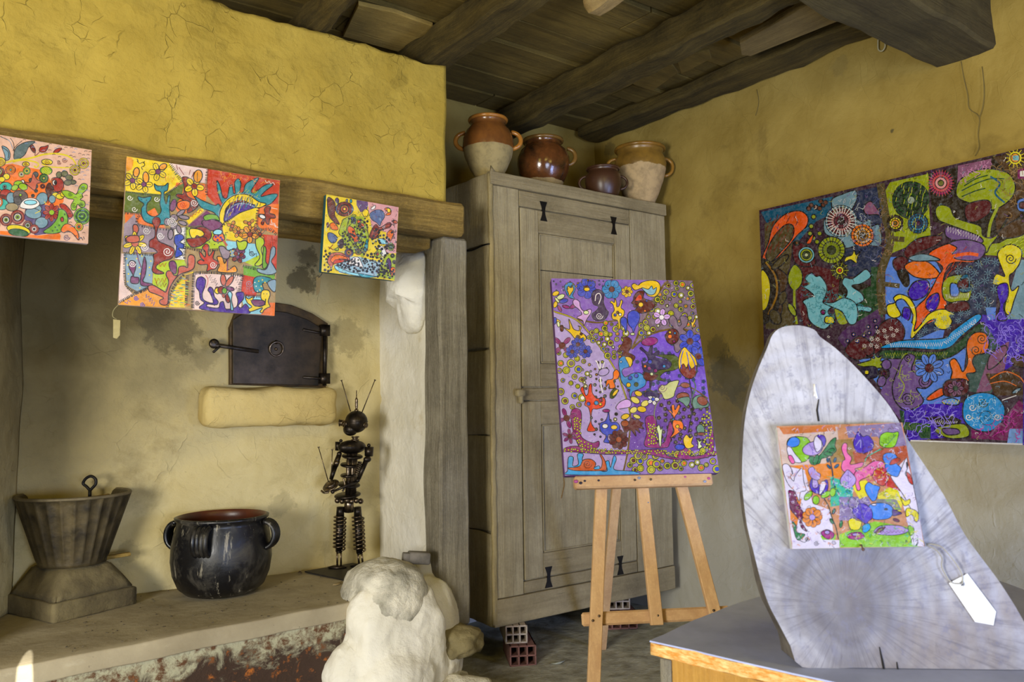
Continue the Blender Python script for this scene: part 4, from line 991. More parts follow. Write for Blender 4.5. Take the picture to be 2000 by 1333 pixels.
    def run(s, text):
        """compact drawing notes: kind colour x,y x,y ..."""
        for ln in text.strip().splitlines():
            t = ln.split()
            if not t or t[0] == '#': continue
            k, c = t[0], t[1]; opt = [q for q in t[2:] if ',' not in q]; P = [tuple(float(v) for v in q.split(',')) for q in t[2:] if ',' in q]
            o = [float(q) if q.replace('.', '').replace('-', '').isdigit() else q for q in opt]
            if k in 'ws' and not o: o = list(P.pop(0))
            if k == 'b': s.blob(P, c, *(o[:1]))
            elif k == 'p': s.poly(P, c)
            elif k == 'g': s.blob(P, c, smooth=False)
            elif k == 'l': s.line(s.sm(P, False, 5), c, o[0] if o else None)
            elif k == 'c':
                for q in P: s.circ(q[0], q[1], o[0], c, *(o[1:2]))
            elif k == 'e': s.circ(P[0][0], P[0][1], o[0], c, None, o[1], math.radians(o[2]))
            elif k == 'f': s.flower(P[0][0], P[0][1], o[0], int(o[1]), c, o[2], math.radians(o[3]) if len(o) > 3 else 0, o[4] if len(o) > 4 else .3)
            elif k == 's': s.stitch(P, c, *(o[:2]))
            elif k == 'w':
                for q in P: s.spiral(q[0], q[1], o[0], c, o[1] if len(o) > 1 else 2)
            elif k == 'z': s.zig(*P[0], *P[1], int(o[0]), o[1], c)
            elif k == 'r': s.ring(P[0][0], P[0][1], o[0], c.split('/'), int(o[1]) if len(o) > 1 else 0, o[2] if len(o) > 2 else 'k')
            elif k == 'd':
                for q in P: s.circ(q[0], q[1], o[0], c, 0)
    def build(s, TL, X, Y, N, mat, parent, name='painted_face'):
        me = bpy.data.meshes.new(name); V = []; Fc = []; C = []; base = root_loc(parent)
        sh = [([(0, 0), (1, 0), (1, 1), (0, 1)], s.col('bg'), 0, [(0, 1, 2), (0, 2, 3)])]+s.shapes
        for pts, c, z, tr in sh:
            o = len(V); q_ = s2l(c)[:3]; g_ = sum(q_)/3; lc = [min(1, max(.002, (g_+(v-g_)*1.18)*s.gain)) for v in q_]+[1]
            for u, v in pts: V.append(TL+X*(u*s.W)-Y*(v*s.H)+N*(.0004+z*s.STEP)-base)
            for t in tr:
                a, b, d = (V[o+q] for q in t); n_ = (b-a).cross(d-a)
                if n_.length < 1e-12: continue
                t = t if n_.dot(N) > 0 else (t[0], t[2], t[1])
                Fc.append([o+q for q in t]); C += lc*3
        me.from_pydata(V, [], Fc); me.materials.append(mat)
        ca = me.color_attributes.new('paint', 'FLOAT_COLOR', 'CORNER'); ca.data.foreach_set('color', C)
        ob_ = bpy.data.objects.new(name, me); COL.objects.link(ob_); ob_.parent = parent
        return ob_
def canvas(label, corners, thick, side, gloss=.35):
    """corners TL,TR,BR,BL of the front face -> thing, TL, X, Y, N, w, h"""
    TL, TR, BR, BL = [Vector(c) for c in corners]
    X = ((TR-TL)+(BR-BL)).normalized(); Y = ((TL-BL)+(TR-BR)); Y = (Y-X*Y.dot(X)).normalized(); N = X.cross(Y)
    w_ = ((TR-TL).length+(BR-BL).length)/2; h_ = ((TL-BL).length+(TR-BR).length)/2; c = (TL+TR+BR+BL)/4
    t = thing('painting', label, 'painting', c-Y*h_/2)
    bm = B(); obox(bm, c-N*thick/2, X, Y, N, w_, h_, thick-.0004, .0025, 2)
    obj('stretched_canvas', bm, side, t)
    return t, c-X*w_/2+Y*h_/2, X, Y, N, w_, h_
def sc_(pts, k): return [CAM+(Vector(p)-CAM)*k for p in pts]
BASE = {'k': '15121a', 'W': 'f2ece6', 'Y': 'f2d410', 'O': 'ea7c1e', 'R': 'c4461c', 'G': '5e6c22', 'L': 'b6ca1c', 'T': '3a8c96', 'P': '4e2c8e', 'M': '9c8a94', 'K': 'f2d6cc', 'N': 'a88c60', 'S': '8ea6b4', 'B': '8c2f16', 'U': '3a4fb0', 'E': 'f2a650', 'D': 'c66c58', 'V': '7a4068', 'C': '9fd8e4', 'A': '74a63c'}
def pal(**k): d = dict(BASE); d.update(k); return d

# --- the square patchwork canvas hanging from the lintel
Q2 = [(247, 306), (547, 352), (536, 618), (231, 595)]
c2_ = sc_([[0.4464, 2.4272, 1.8530], [0.8733, 2.3789, 1.8399], [0.8603, 2.3792, 1.4162], [0.4334, 2.4275, 1.4293]], 1.125)
th_, TL_, X_, Y_, N_, w_, h_ = canvas('large square patchwork painting with teal cats and a spiky sun arch, hung on the lintel', c2_, .02, simple('edge paint', (190, 150, 120), (150, 130, 150)))
a2 = Art(Q2, (220, 300), 4.038, (w_, h_), pal(bg='a88c60'), .72, 7.5, 2)
a2.run('''
p Y 112,20 450,75 550,215 400,325 250,322 100,298
b E 112,30 160,50 150,120 110,140 105,80 0
p K 440,75 745,120 735,235 640,225 540,190 500,160
p O 500,230 740,240 735,370 600,470 520,480 460,380 480,300
p G 100,300 400,325 560,230 545,340 480,420 380,500 260,470 230,480 90,465
p R 745,120 1322,215 1305,400 1160,400 860,560 830,430 740,330
p O 95,465 240,480 330,430 420,600 300,580 190,550 100,560
p M 90,560 170,480 200,560 330,590 480,600 485,800 340,780 80,780
p Y 580,530 740,390 730,440 600,560
p Y 860,560 1000,450 1150,410 1140,590 1000,700 880,670
p V 590,575 740,450 870,560 860,600 720,620 620,600
p O 1150,400 1315,400 1300,640 1180,600 1130,560
p L 575,580 900,640 880,750 780,760 560,740
p W 485,600 575,580 565,840 490,830
p N 570,750 900,760 1030,860 1020,960 640,930 560,830
p K 70,790 100,790 95,1040 160,1110 50,1180 50,1000
p S 90,790 320,800 310,1040 200,1090 110,1040
p L 320,860 560,840 580,880 450,1000 400,1100 310,1090 320,960
p E 50,1180 280,1060 430,1120 440,1215 50,1190
p Y 440,1210 470,1080 560,960 640,930 630,1220
p K 640,945 1025,965 1010,1250 630,1230
p R 1020,960 1160,960 1130,1130 1010,1120
p A 1030,890 1130,890 1280,950 1275,1010 1030,960
p C 890,690 1170,720 1180,830 1020,860 900,760
p L 1120,680 1200,690 1200,850 1110,890 1040,860 1160,800
p R 1180,640 1300,650 1290,950 1200,900
p C 1010,1130 1170,1130 1180,1270 1050,1270
p O 1180,1180 1280,1180 1275,1290 1170,1280
p N 570,960 640,940 630,1220 570,1215
s k 14,13 105,300 250,324 400,330 470,290 550,215
s G 30,14 450,85 500,160 540,215
s k 22,12 745,130 735,235 740,330
s k 22,12 100,470 240,478 200,500 200,560 330,590 480,600
s G 28,11 575,590 700,580
s k 24,12 575,590 565,840
s k 24,12 100,785 95,900 110,1040 200,1095 310,1045
s k 24,12 50,1175 170,1110 290,1055
s k 24,11 110,785 320,800
s k 26,11 640,945 800,940 1025,965
s k 26,11 640,945 632,1100 630,1220
s k 26,11 1025,965 1010,1110 1170,1130
s k 26,11 560,960 480,1060 430,1210
s k 24,11 590,965 575,1210
s k 24,11 575,740 700,765 880,755
s k 26,12 1150,410 1140,590 1240,600 1290,640
s k 26,12 860,570 1000,460 1150,410
s k 24,11 1030,890 1150,920 1280,960
b T 325,240 350,255 405,255 435,235 430,290 405,305 405,350 420,400 435,340 450,335 445,430 450,520 410,560 300,555 240,520 225,440 245,400 205,370 200,340 240,350 300,340 295,370 270,400 270,470 330,500 380,460 370,390 380,310 340,290
b B 545,195 575,185 600,200 585,250 575,300 590,340 640,365 675,380 660,430 600,470 585,455 610,420 590,390 560,370 500,340 510,320 555,320 560,260
b B 310,540 330,505 365,510 375,545 355,590 345,640 360,690 420,720 480,750 485,790 460,830 400,850 350,880 345,910 400,940 390,950 340,950 310,920 325,850 320,800 350,780 320,750 290,740 290,690 330,660 330,590
w W 38,2 430,775
b O 510,390 560,372 605,385 600,430 550,450 510,430
w R 26,2 552,405
b T 640,335 700,370 800,410 830,400 850,430 860,540 830,540 800,470 700,430 660,370
b T 820,215 845,260 865,340 900,350 920,260 940,250 950,310 965,310 960,230 990,200 1010,240 1000,310 1030,300 1050,240 1130,195 1150,200 1110,260 1090,300 1120,310 1200,250 1265,245 1200,300 1170,340 1260,320 1300,330 1240,400 1160,410 1080,330 960,340 880,400 850,370 825,290
b Y 850,560 840,480 880,390 960,330 1060,325 1150,380 1210,400 1140,430 1050,380 960,380 890,440 880,540
b P 880,540 900,440 970,390 1050,390 1130,420 1000,470
l S 8 890,530 910,450 980,400 1060,400 1120,425
l S 6 850,560 835,470 880,380 960,325 1060,318 1160,360
b V 700,540 760,520 840,540 860,570 800,610 730,590
b A 715,500 760,480 820,490 840,530 790,520 730,530
e B 700,640 78 60 10
b Y 605,600 650,595 700,610 720,640 690,660 660,650 640,680 610,650
b B 580,680 640,670 720,660 740,690 690,730 620,740
b O 790,660 830,620 870,640 880,680 840,700 795,690
d P 9 810,660 830,650 850,665 825,685 860,680
b C 790,620 820,600 860,610 850,640 800,640
l D 16 870,690 900,730
f M 465,540 60 3 M 60 .5
w W 40,3 465,540
e V 475,410 24 50 15
e M 535,470 38 16 -35
e M 560,505 42 16 10
e M 550,550 36 16 20
e M 455,640 22 42 5
e M 520,600 18 34 -20
b D 160,570 190,565 205,600 190,640 205,670 180,705 120,710 100,680 130,650 160,640
f Y 175,710 92 7 D 10 .2
b D 120,700 105,670 140,650 200,650 210,690 170,705
l V 8 190,760 200,830 225,900
b V 150,845 180,860 180,910 165,970 205,980 200,1025 145,1020 145,975 160,960 130,900 130,860
b V 250,815 265,880 255,960 240,1010 310,1030 300,1045 225,1040 220,980 235,880
w W 28,2 155,870
d Y 6 110,830 125,950 290,900 300,850 210,900 215,950 120,1010 230,810 290,960 215,1060 120,880 190,830
b U 490,650 540,640 560,670 530,700 560,720 555,750 520,750 550,790 530,810 490,820 500,740 485,700
b D 610,800 645,820 640,900 600,930 540,950 500,980 460,1040 440,1100 430,1190 380,1190 370,1160 400,1140 340,1110 290,1090 280,1050 320,1040 390,1080 420,1090 440,1010 420,960 430,930 460,930 480,960 510,960 520,900 560,890 590,900 590,830
b V 445,860 480,850 500,880 500,940 480,950 450,910
z R 330,1000 420,1000 6 18
z B 340,1030 420,1040 6 16
z R 360,880 420,880 4 14
w U 20,2 185,1140 235,1190
z U 100,1180 140,1160 3 10
z U 260,1120 300,1150 4 12
z U 290,1150 330,1190 5 14
z T 620,430 720,430 7 20
z R 610,500 700,450 7 8
b R 715,730 735,715 757,735 750,780 760,810 790,770 800,780 790,830 830,860 810,910 770,920 740,930 745,880 690,880 665,860 690,840 720,850 690,820 680,775 700,790 725,820 730,780 705,750
w W 28,2 790,880
b E 820,820 860,820 880,870 900,840 905,920 960,890 970,940 830,935 840,880
z O 835,850 870,920 5 12
z O 920,920 960,910 4 12
l V 9 900,930 905,830
f V 985,800 62 7 S 20 .3
e S 940,790 36 30 0
b M 835,740 870,735 895,760 925,780 910,830 870,830 850,790
d Y 5 925,780 945,770 950,800 930,805 960,785
f B 985,820 50 4 V 60 .3
b L 975,690 1000,700 1040,690 1060,710 1040,760 990,760
b L 1130,670 1180,665 1195,710 1170,760 1190,830 1180,870 1150,890 1120,880 1160,820 1130,740
b A 1190,740 1210,760 1205,850 1220,880 1200,910 1180,890
b S 1250,750 1280,745 1280,800 1250,850 1270,890 1290,940 1230,960 1150,940 1140,910 1200,920 1230,870
w k 24,2 1095,790
z k 1070,770 1140,810 5 14
d k 5 700,710 800,720 640,720 830,710 760,700
b P 655,1050 665,990 700,975 730,1000 725,1050 705,1110 720,1160 790,1180 770,1110 750,1080 765,1055 790,1075 800,1130 830,1170 815,1195 750,1190 745,1210 830,1220 845,1180 870,1170 880,1200 895,1230 970,1215 985,1160 970,1110 990,1095 1030,1100 1030,1150 990,1200 1010,1220 1050,1190 1060,1270 700,1230 720,1180 690,1150 680,1090
d k 4 680,1020 700,1060 690,1110 710,1000 740,1190 800,1200 860,1210 990,1130 1000,1230 900,1240 950,1240 780,1100 1010,1120 760,1225
f D 865,1080 60 3 B 200 .2
e D 920,1010 50 20 -55
e D 870,1000 22 46 -5
e V 925,1070 32 16 10
e B 905,1145 18 36 -10
e Y 825,1085 24 24 0
e B 855,1080 28 30 0
e A 880,1085 20 24 0
b C 920,1090 940,1110 935,1160 950,1230 930,1235 925,1160 905,1110
z k 760,970 790,1020 6 14
z k 800,990 820,1040 5 10
z k 960,970 1000,1030 7 14
z k 970,1060 990,1090 4 10
w k 20,2 665,1180
l D 6 730,960 750,1000 735,1060
w M 30,2 1075,1030
z M 1050,1060 1120,1100 6 10
b B 1215,420 1245,425 1235,470 1275,485 1280,510 1240,515 1230,560 1210,550 1200,520 1185,565 1170,550 1190,510 1150,500 1155,480 1200,480 1195,440
e W 1180,500 26 16 20
f E 1080,640 70 5 B 20 .3
f E 990,625 44 5 B 50 .3
f E 940,575 42 4 D 20 .3
f E 1075,555 48 3 D 80 .25
f E 1160,640 46 4 B 45 .2
f E 1125,600 44 3 B 30 .2
b T 1110,1000 1160,970 1250,990 1230,1020 1180,1030 1190,1090 1120,1090
d Y 6 1150,1010 1180,1000 1200,1020 1170,1050 1160,1080
d W 5 1130,1050 1140,1090 1120,1020
b Y 1170,1100 1190,1080 1230,1085 1240,1120 1225,1170 1240,1210 1220,1220 1190,1240 1180,1260 1160,1250 1180,1220 1120,1240 1080,1250 1070,1230 1095,1210 1060,1180 1045,1135 1070,1150 1105,1135 1105,1165 1120,1200 1170,1210 1200,1180 1170,1150
b V 1095,1160 1190,1165 1190,1200 1120,1205
d k 4 1190,1110 1215,1110 1065,1165 1085,1160
l k 8 1205,1150 1200,1200
b S 1220,1020 1285,1000 1282,1090 1250,1080
''')
for x, y in ((185, 140), (170, 200), (140, 215), (180, 240)): pass
a2.run('''
f Y 155,215 70 5 V -60 .3
f Y 245,245 66 5 V -70 .3
f Y 355,145 70 5 V -40 .3
f Y 640,260 78 5 B -60 .3
e E 670,180 34 50 10
e E 395,105 32 22 -30
e E 185,150 24 38 10
e E 260,190 24 44 -5
l k 4 665,150 665,220
z O 410,200 480,210 6 22
l k 5 190,60 210,80 240,70 250,95 225,110 235,130
l k 5 190,45 200,65
l k 5 250,60 240,80
l B 5 500,90 510,130
l B 5 520,110 560,170
l B 5 610,130 600,170
l B 5 640,145 620,190
w W 24,1.5 135,350 170,440 345,360
w W 30,2 375,650 265,610 250,740
z k 900,620 870,660 4 8
w D 30,2 870,185 925,235
w D 22,2 800,230 1010,160
l D 4 780,150 830,170 900,150 960,180
l D 4 1030,200 1100,190
z W 1200,220 1280,240 5 8
l W 4 1250,430 1300,440
l W 4 1240,560 1290,570
z W 1245,530 1300,590 4 8
w W 30,2 640,390
d k 4 345,350 385,270 355,265 225,365 265,370 330,520 345,520 560,210 580,210 725,735 745,735
''')
a2.scatter([(1240, 640), (1300, 650), (1290, 740), (1230, 740)], 12, lambda x, y: a2.line([(x, y-16), (x+3, y+16)], 'B', 4))
a2.scatter([(470, 1080), (560, 970), (600, 980), (600, 1210), (450, 1200)], 60, lambda x, y: a2.line([(x-14, y), (x+14, y+2)], a2.rng.choice(['T', 'O', 'L', 'E', 'A', 'S']), 6))
a2.scatter([(870, 540), (890, 430), (960, 350), (1060, 340), (1180, 400), (1080, 430), (960, 470)], 70, lambda x, y: a2.line([(x-5, y+16), (x+5, y-16)], a2.rng.choice(['W', 'V', 'T', 'Y', 'k']), 4))
a2.scatter([(830, 300), (900, 350), (1000, 300), (1100, 280), (1200, 280), (1150, 340), (900, 390)], 26, lambda x, y: a2.line([(x-8, y+10), (x+8, y-10)], a2.rng.choice(['L', 'Y', 'k']), 4))
a2.scatter([(130, 50), (430, 80), (520, 200), (400, 300), (110, 290)], 26, lambda x, y: a2.circ(x, y, 2.5, 'k', 0))
a2.scatter([(260, 460), (440, 430), (440, 540), (260, 540)], 20, lambda x, y: a2.line([(x, y), (x+6, y+3)], 'k', 3))
a2.scatter([(780, 140), (1300, 220), (1290, 240), (780, 180)], 16, lambda x, y: a2.squig(x, y, 22, 'E', 3))
a2.scatter([(490, 610), (570, 600), (560, 830), (495, 825)], 40, lambda x, y: a2.circ(x, y, 3, 'k', 0))
M_paint = paintmat('acrylic relief paint', .38)
a2.build(TL_, X_, Y_, N_, M_paint, th_)

# --- the purple canvas on the easel
Q4 = [(1078, 544), (1352, 549), (1405, 924), (1103, 930)]
c4_ = sc_([[1.69387, 2.0626, 1.55776], [2.12778, 1.82546, 1.55377], [2.02819, 1.65399, .914], [1.59429, 1.89113, .91798]], K4)
th4, TL_, X_, Y_, N_, w_, h_ = canvas('tall purple painting crowded with small lime circles and sea creatures, resting on the easel', c4_, .034, simple('violet edge paint', (104, 66, 130), (74, 48, 96)))
a4 = Art(Q4, (1060, 530), 3.1, (w_, h_), pal(bg='8a68b4', l='b9b52c', m='8c2a70', n='5a1a1c', q='b8a4d0', h='7a6474', t='4a8ac0', y='e8c020', b='4450b8', g='46521c', f='d8aee0'), .78, 4.2, 4)
a4.run('''
p q 60,240 200,290 400,520 500,700 540,900 520,1100 100,1110
p bg 100,240 300,300 470,300 430,40 60,50
p h 740,60 910,55 960,380 820,350 640,380 560,430 600,250 690,130
p 7a5ac0 540,470 640,390 780,350 960,390 1010,780 860,700 700,720 560,760
p 6f4a9a 560,760 700,720 860,700 1020,800 1050,1060 880,1130 520,1100 540,900
p q 120,1100 520,1120 500,1220 110,1240
p 9a80b8 520,1110 760,1120 1060,1060 1075,1220 500,1230
''')
REG = [(60, 50), (910, 55), (1075, 1220), (110, 1240)]
a4.scatter(REG, 620, lambda x, y: a4.line([(x, y), (x+a4.rng.uniform(-9, 9), y+a4.rng.uniform(-9, 9))], a4.rng.choice(['6a3a9c', 'd8c8ec', '5c3a8a', 'b090dc', '7c5cc0']), 3))
a4.run('''
l 6a5020 11 60,240 200,290 290,380 420,560 480,690 530,860 525,1000 510,1120 490,1210
l 6a5020 10 200,290 330,310 470,295
l 6a5020 12 540,470 620,400 720,360 850,350 960,400
l 6a5020 12 540,470 690,150 760,60
l 6a5020 8 560,760 640,720 720,740 860,690 1000,770
l l 4 60,240 200,290 290,380 420,560 480,690 530,860
''')
def limes(poly, n, r0, r1, md):
    def f(x, y):
        r_ = a4.rng.uniform(r0, r1); a4.circ(x, y, r_, 'l'); a4.circ(x+r_*.1, y, r_*.55, a4.rng.choice(['g', 'l', 'bg', 'n', 'b', 'O', 'h', 'W']), 2.2)
    a4.scatter(poly, n, f, md)
limes([(770, 70), (905, 65), (950, 370), (860, 330), (720, 330), (600, 420), (580, 330), (640, 250), (700, 130)], 70, 9, 20, 31)
limes([(90, 470), (240, 500), (290, 620), (230, 820), (110, 830)], 34, 12, 25, 42)
limes([(250, 400), (380, 310), (520, 340), (470, 520), (400, 520), (300, 420)], 42, 8, 20, 27)
limes([(240, 560), (420, 540), (480, 720), (330, 800), (240, 700)], 34, 5, 10, 22)
limes([(520, 1120), (1060, 1080), (1070, 1200), (520, 1215)], 52, 12, 26, 33)
limes([(250, 870), (520, 900), (500, 1060), (300, 1020)], 20, 5, 11, 22)
a4.scatter([(700, 780), (1000, 780), (1030, 1060), (700, 1060)], 60, lambda x, y: a4.flower(x, y, 13, 5, '5a2c20', 'l'), 27)
a4.scatter([(560, 490), (960, 400), (980, 760), (600, 740)], 50, lambda x, y: a4.flower(x, y, 12, 5, '5078b0', 'b'), 26)
a4.run('''
b m 95,1110 140,1070 210,1060 300,1080 480,1090 700,1080 760,1120 860,1130 1000,1110 1050,1090 1060,1110 880,1140 760,1135 600,1105 400,1110 250,1100 130,1095
b m 170,860 195,830 230,845 235,900 225,960 240,1010 300,1040 340,1030 330,1070 240,1080 200,1020 180,950
b m 620,900 640,875 680,880 690,930 680,990 700,1040 740,1030 760,940 770,910 790,950 770,1040 740,1070 620,1060 630,980
b m 830,1090 850,1065 880,1070 880,1110 920,1120 1000,1090 1010,980 1030,960 1035,1060 1010,1120 900,1140 820,1130
''')
a4.scatter([(190, 880), (230, 900), (230, 1020), (330, 1080), (240, 1090), (190, 1000)], 40, lambda x, y: a4.circ(x, y, 6, 'l', 2), 12)
a4.scatter([(640, 920), (690, 930), (700, 1050), (640, 1050)], 30, lambda x, y: a4.circ(x, y, 6, 'l', 2), 12)
a4.scatter([(130, 1075), (700, 1085), (1050, 1095), (1050, 1110), (700, 1110), (130, 1095)], 90, lambda x, y: a4.circ(x, y, 6, 'l', 2), 11)
a4.scatter([(960, 850), (1020, 850), (1030, 1080), (980, 1080)], 34, lambda x, y: a4.circ(x, y, 7, 'l', 2), 13)
a4.run('''
b t 135,90 160,68 190,75 200,110 185,145 195,165 165,160 145,130
b y 150,110 160,90 170,100 180,85 190,110 175,135 165,150 158,130
f y 80,135 1 3 k
e y 82,135 22 14 -25
e dfe8b0 112,155 26 14 -25
e b 130,180 26 13 -15
e y 80,200 12 22 20
e dfe8b0 90,175 20 8 50
e m 145,215 24 10 15
e m 190,210 26 12 -30
e m 105,225 22 9 60
e y 95,300 18 8 30
e dfe8b0 98,320 9 18 -10
e b 75,300 12 22 10
e n 118,345 11 20 0
f b 268,105 62 6 n 20 .4
e y 270,110 18 12 0
f t 420,110 58 6 n 0 .45
f y 512,125 34 7 n 0 .35
b y 540,90 555,75 580,85 600,70 640,58 690,62 712,90 705,130 680,155 640,150 620,125 600,105 560,115
b 8fb8c8 600,100 640,110 660,90 670,110 690,100 680,135 650,145 620,125
b n 555,150 580,122 615,125 610,160 640,175 670,185 680,210 650,240 600,255 560,240 575,210 540,195 550,175
c y 15 595,203
c n 10 560,210
c O 8 620,240
c b 7 630,180
b R 600,150 590,140 575,150 560,180 600,175
b b 515,270 530,245 560,238 588,260 585,300 565,335 550,370 540,345 520,320
b b 475,290 490,278 510,290 512,330 505,375 495,345 475,320
e dfe8b0 545,380 14 8 0
b 3c2850 300,160 310,120 345,112 372,140 370,190 385,230 400,250 380,290 340,300 310,290 300,260 325,240 340,215 310,200
w W 22,2 345,270
l W 5 320,180 325,145 345,135 355,160 340,200
b f 240,260 220,230 195,210 185,185 200,170 225,185 230,215 250,240 290,230 295,250 270,290 250,330 245,300 210,280
e dfe8b0 265,250 16 12 0
b y 435,235 425,200 410,190 420,180 435,190 440,165 448,190 450,215 465,210 475,175 485,185 475,220 495,240 490,270 470,290 470,340 460,350 455,300 425,290 420,260
c b 8 440,265
c n 8 455,250
c W 9 470,262
b y 160,290 175,320 190,350 220,360 225,340 215,330 235,340 230,365 255,385 265,410 240,425 200,410 170,375 130,340 165,350
r O/y/b/n 14 215,400
c t 8 245,410
c n 8 235,380
f f 720,280 52 5 W -80 .3
b h 770,280 790,268 810,290 820,330 840,320 830,280 850,270 878,285 870,330 850,350 870,370 840,400 850,440 820,490 800,480 790,430 760,420 740,390 770,360 790,340 765,310
e n 785,395 40 48 10
c O 13 770,395
c t 7 800,375
c m 8 795,425
c y 8 770,370
f b 890,425 68 6 n 30 .3
f b 940,515 64 6 n 60 .3
e m 648,425 50 26 -8
l k 7 655,450 660,490 640,520
b n 470,460 490,420 480,400 515,398 540,420 535,460 520,490 545,505 560,520 545,545 520,540 500,550 480,510 490,480 450,490
b t 460,550 475,520 500,515 530,525 545,560 520,580 490,590 480,610 500,640 540,620 590,615 622,650 620,690 580,715 545,730 530,765 520,720 480,670 470,620
b y 500,520 530,520 545,545 530,580 515,550
c y 14 520,688
c g 13 567,685
c n 8 522,720
c b 13 530,645 567,632
c W 6 475,548
b 322050 600,540 610,560 640,540 625,500 590,470 600,460 620,480 640,490 650,460 665,450 665,500 700,480 705,500 680,520 750,540 790,560 770,600 700,610 670,640 650,720 645,640 610,600
b g 690,510 740,505 800,510 830,540 825,580 790,600 740,610 710,640 740,660 700,660 670,640 700,600 760,590 780,560 750,530
b n 700,630 660,620 620,610 610,640 630,660 670,660
c b 13 650,548
c m 12 645,588 683,602
c O 9 620,575
c dfe8b0 10 660,622
c t 10 735,575
b y 855,460 830,500 820,550 825,590 835,610 850,570 860,600 870,580 880,620 895,590 905,610 920,640 935,580 925,530 900,500 880,480
b 7a2814 830,600 850,560 870,590 880,560 900,590 930,570 925,620 900,650 860,640
l b 5 850,480 835,540 840,590
l b 5 870,490 880,540 890,600
l b 5 890,500 915,550 925,600
l k 6 885,650 900,730 905,830 880,980
l 4c6a50 6 910,660 925,700 905,760 900,800
b c8c88a 745,690 770,670 820,660 820,680 800,730 790,760 740,775 720,740 700,720 720,690
w V 30,2 722,705
l 7a7a5a 6 730,760 690,800 675,860 680,900
e 8a4a38 848,758 38 24 -5
e 8a4a38 862,690 28 16 5
b 6a8a78 815,775 880,760 890,790 870,820 850,800
b 6a8a78 905,790 920,760 960,750 1000,790 1000,820 940,830 915,830
e 8a4a38 965,785 26 34 -60
e 6a8a78 955,960 24 34 -10
e 8a4a38 958,985 24 10 0
b d84c20 280,700 295,680 300,730 310,750 330,770 370,765 380,790 370,820 330,835 300,840 295,920 320,965 270,965 290,900 280,830 255,810 260,775 230,720 245,700 260,750 275,740
c t 13 325,797
c O 10 355,780
c b 11 278,803
c y 9 350,805
c m 9 350,780
b O 430,610 450,595 465,620 455,650 430,660 440,700 410,710 400,680 385,700 390,660 425,650
f m 120,450 66 4 n 45 .2
f W 220,440 1 3 k
f b 215,443 42 7 n 0 .35
f b 180,487 40 7 n 0 .35
f b 260,485 40 7 n 0 .35
f W 355,610 1 3 k
l W 6 345,590 330,550 320,540
l W 6 350,590 350,545
l W 6 360,600 375,550
l W 8 350,640 355,700 365,735
e q 370,610 34 22 -20
f m 145,890 62 4 n 70 .2
f m 165,1000 46 6 n 20 .2
b b 350,920 380,905 395,860 380,840 400,850 410,910 450,915 468,950 440,985 400,990 395,1020 420,1040 370,1035 385,1000 360,980 345,950
e W 378,938 18 14 0
e y 432,945 20 14 0
e m 385,845 22 10 0
b f 445,820 470,790 510,775 535,790 530,820 490,830 450,835
l f 8 450,830 480,850 500,855
e g 430,740 34 18 -60
e y 440,735 10 26 40
b n 480,930 500,900 520,910 540,890 560,900 575,895 590,910 610,920 600,935 612,955 580,950 590,980 560,960 565,1000 530,960 500,985 490,960
e 9c5030 498,922 24 20 0
f n 460,1020 60 9 9c5030 0 .3
e y 580,740 24 16 20
e e0d070 560,780 30 18 30
e e0d070 620,800 26 18 -30
e y 600,835 28 18 10
e e0d070 550,840 24 18 -30
e y 500,880 26 16 -20
e e0d070 570,880 24 12 20
f W 668,775 36 5 b 0 .3
b 322050 615,740 650,725 700,740 700,765 655,755 620,760
b O 790,880 765,850 755,840 775,845 785,860 780,815 795,810 800,840 820,810 830,820 815,860 800,880 800,900 840,910 850,950 820,980 790,1000 770,1010 795,970 785,930
c t 7 790,897
c y 11 815,940
c m 9 830,960
b dfe8b0 700,990 690,950 705,930 715,960 725,940 720,1000 715,1060 705,1050
e b 830,1065 30 18 0
b y 850,1020 870,990 890,1010 910,1000 900,1040 915,1060 880,1075 860,1060
b dfe8b0 940,1040 930,1010 950,1030 970,1015 955,1045 965,1060 940,1075
b y 895,290 905,310 920,285 925,300 910,330 905,350
b 5aa8e0 150,1210 155,1130 185,1130 180,1180 215,1170 210,1110 245,1110 240,1150 300,1190 340,1180 350,1210 390,1210 380,1160 400,1150 410,1190 430,1120 445,1140 430,1200 500,1210 560,1215 560,1235 150,1235
b c8603a 225,1180 245,1145 290,1140 320,1165 310,1200 350,1195 360,1150 345,1110 360,1120 380,1160 385,1200 360,1210 200,1210 150,1195 190,1190
w n 28,2 270,1170
c k 9 445,865
b b 100,60 1,1 2,2 0
''' .replace('b b 100,60 1,1 2,2 0\n', ''))
def sb(A, name, n, poly, cols, r0, r1, md, kind=0):
    A.scatter(poly, n, lambda x, y: (A.circ(x, y, A.rng.uniform(r0, r1), A.rng.choice(cols)), A.circ(x, y, r0*.4, A.rng.choice(cols), 0)), md)
sb(a4, '', 26, [(70, 60), (420, 50), (420, 90), (80, 120)], ['b', 't', 'y'], 3, 5, 20)
limes([(540, 440), (620, 420), (560, 640), (530, 600)], 0, 5, 9, 20)
a4.build(TL_, X_, Y_, N_, M_paint, th4)

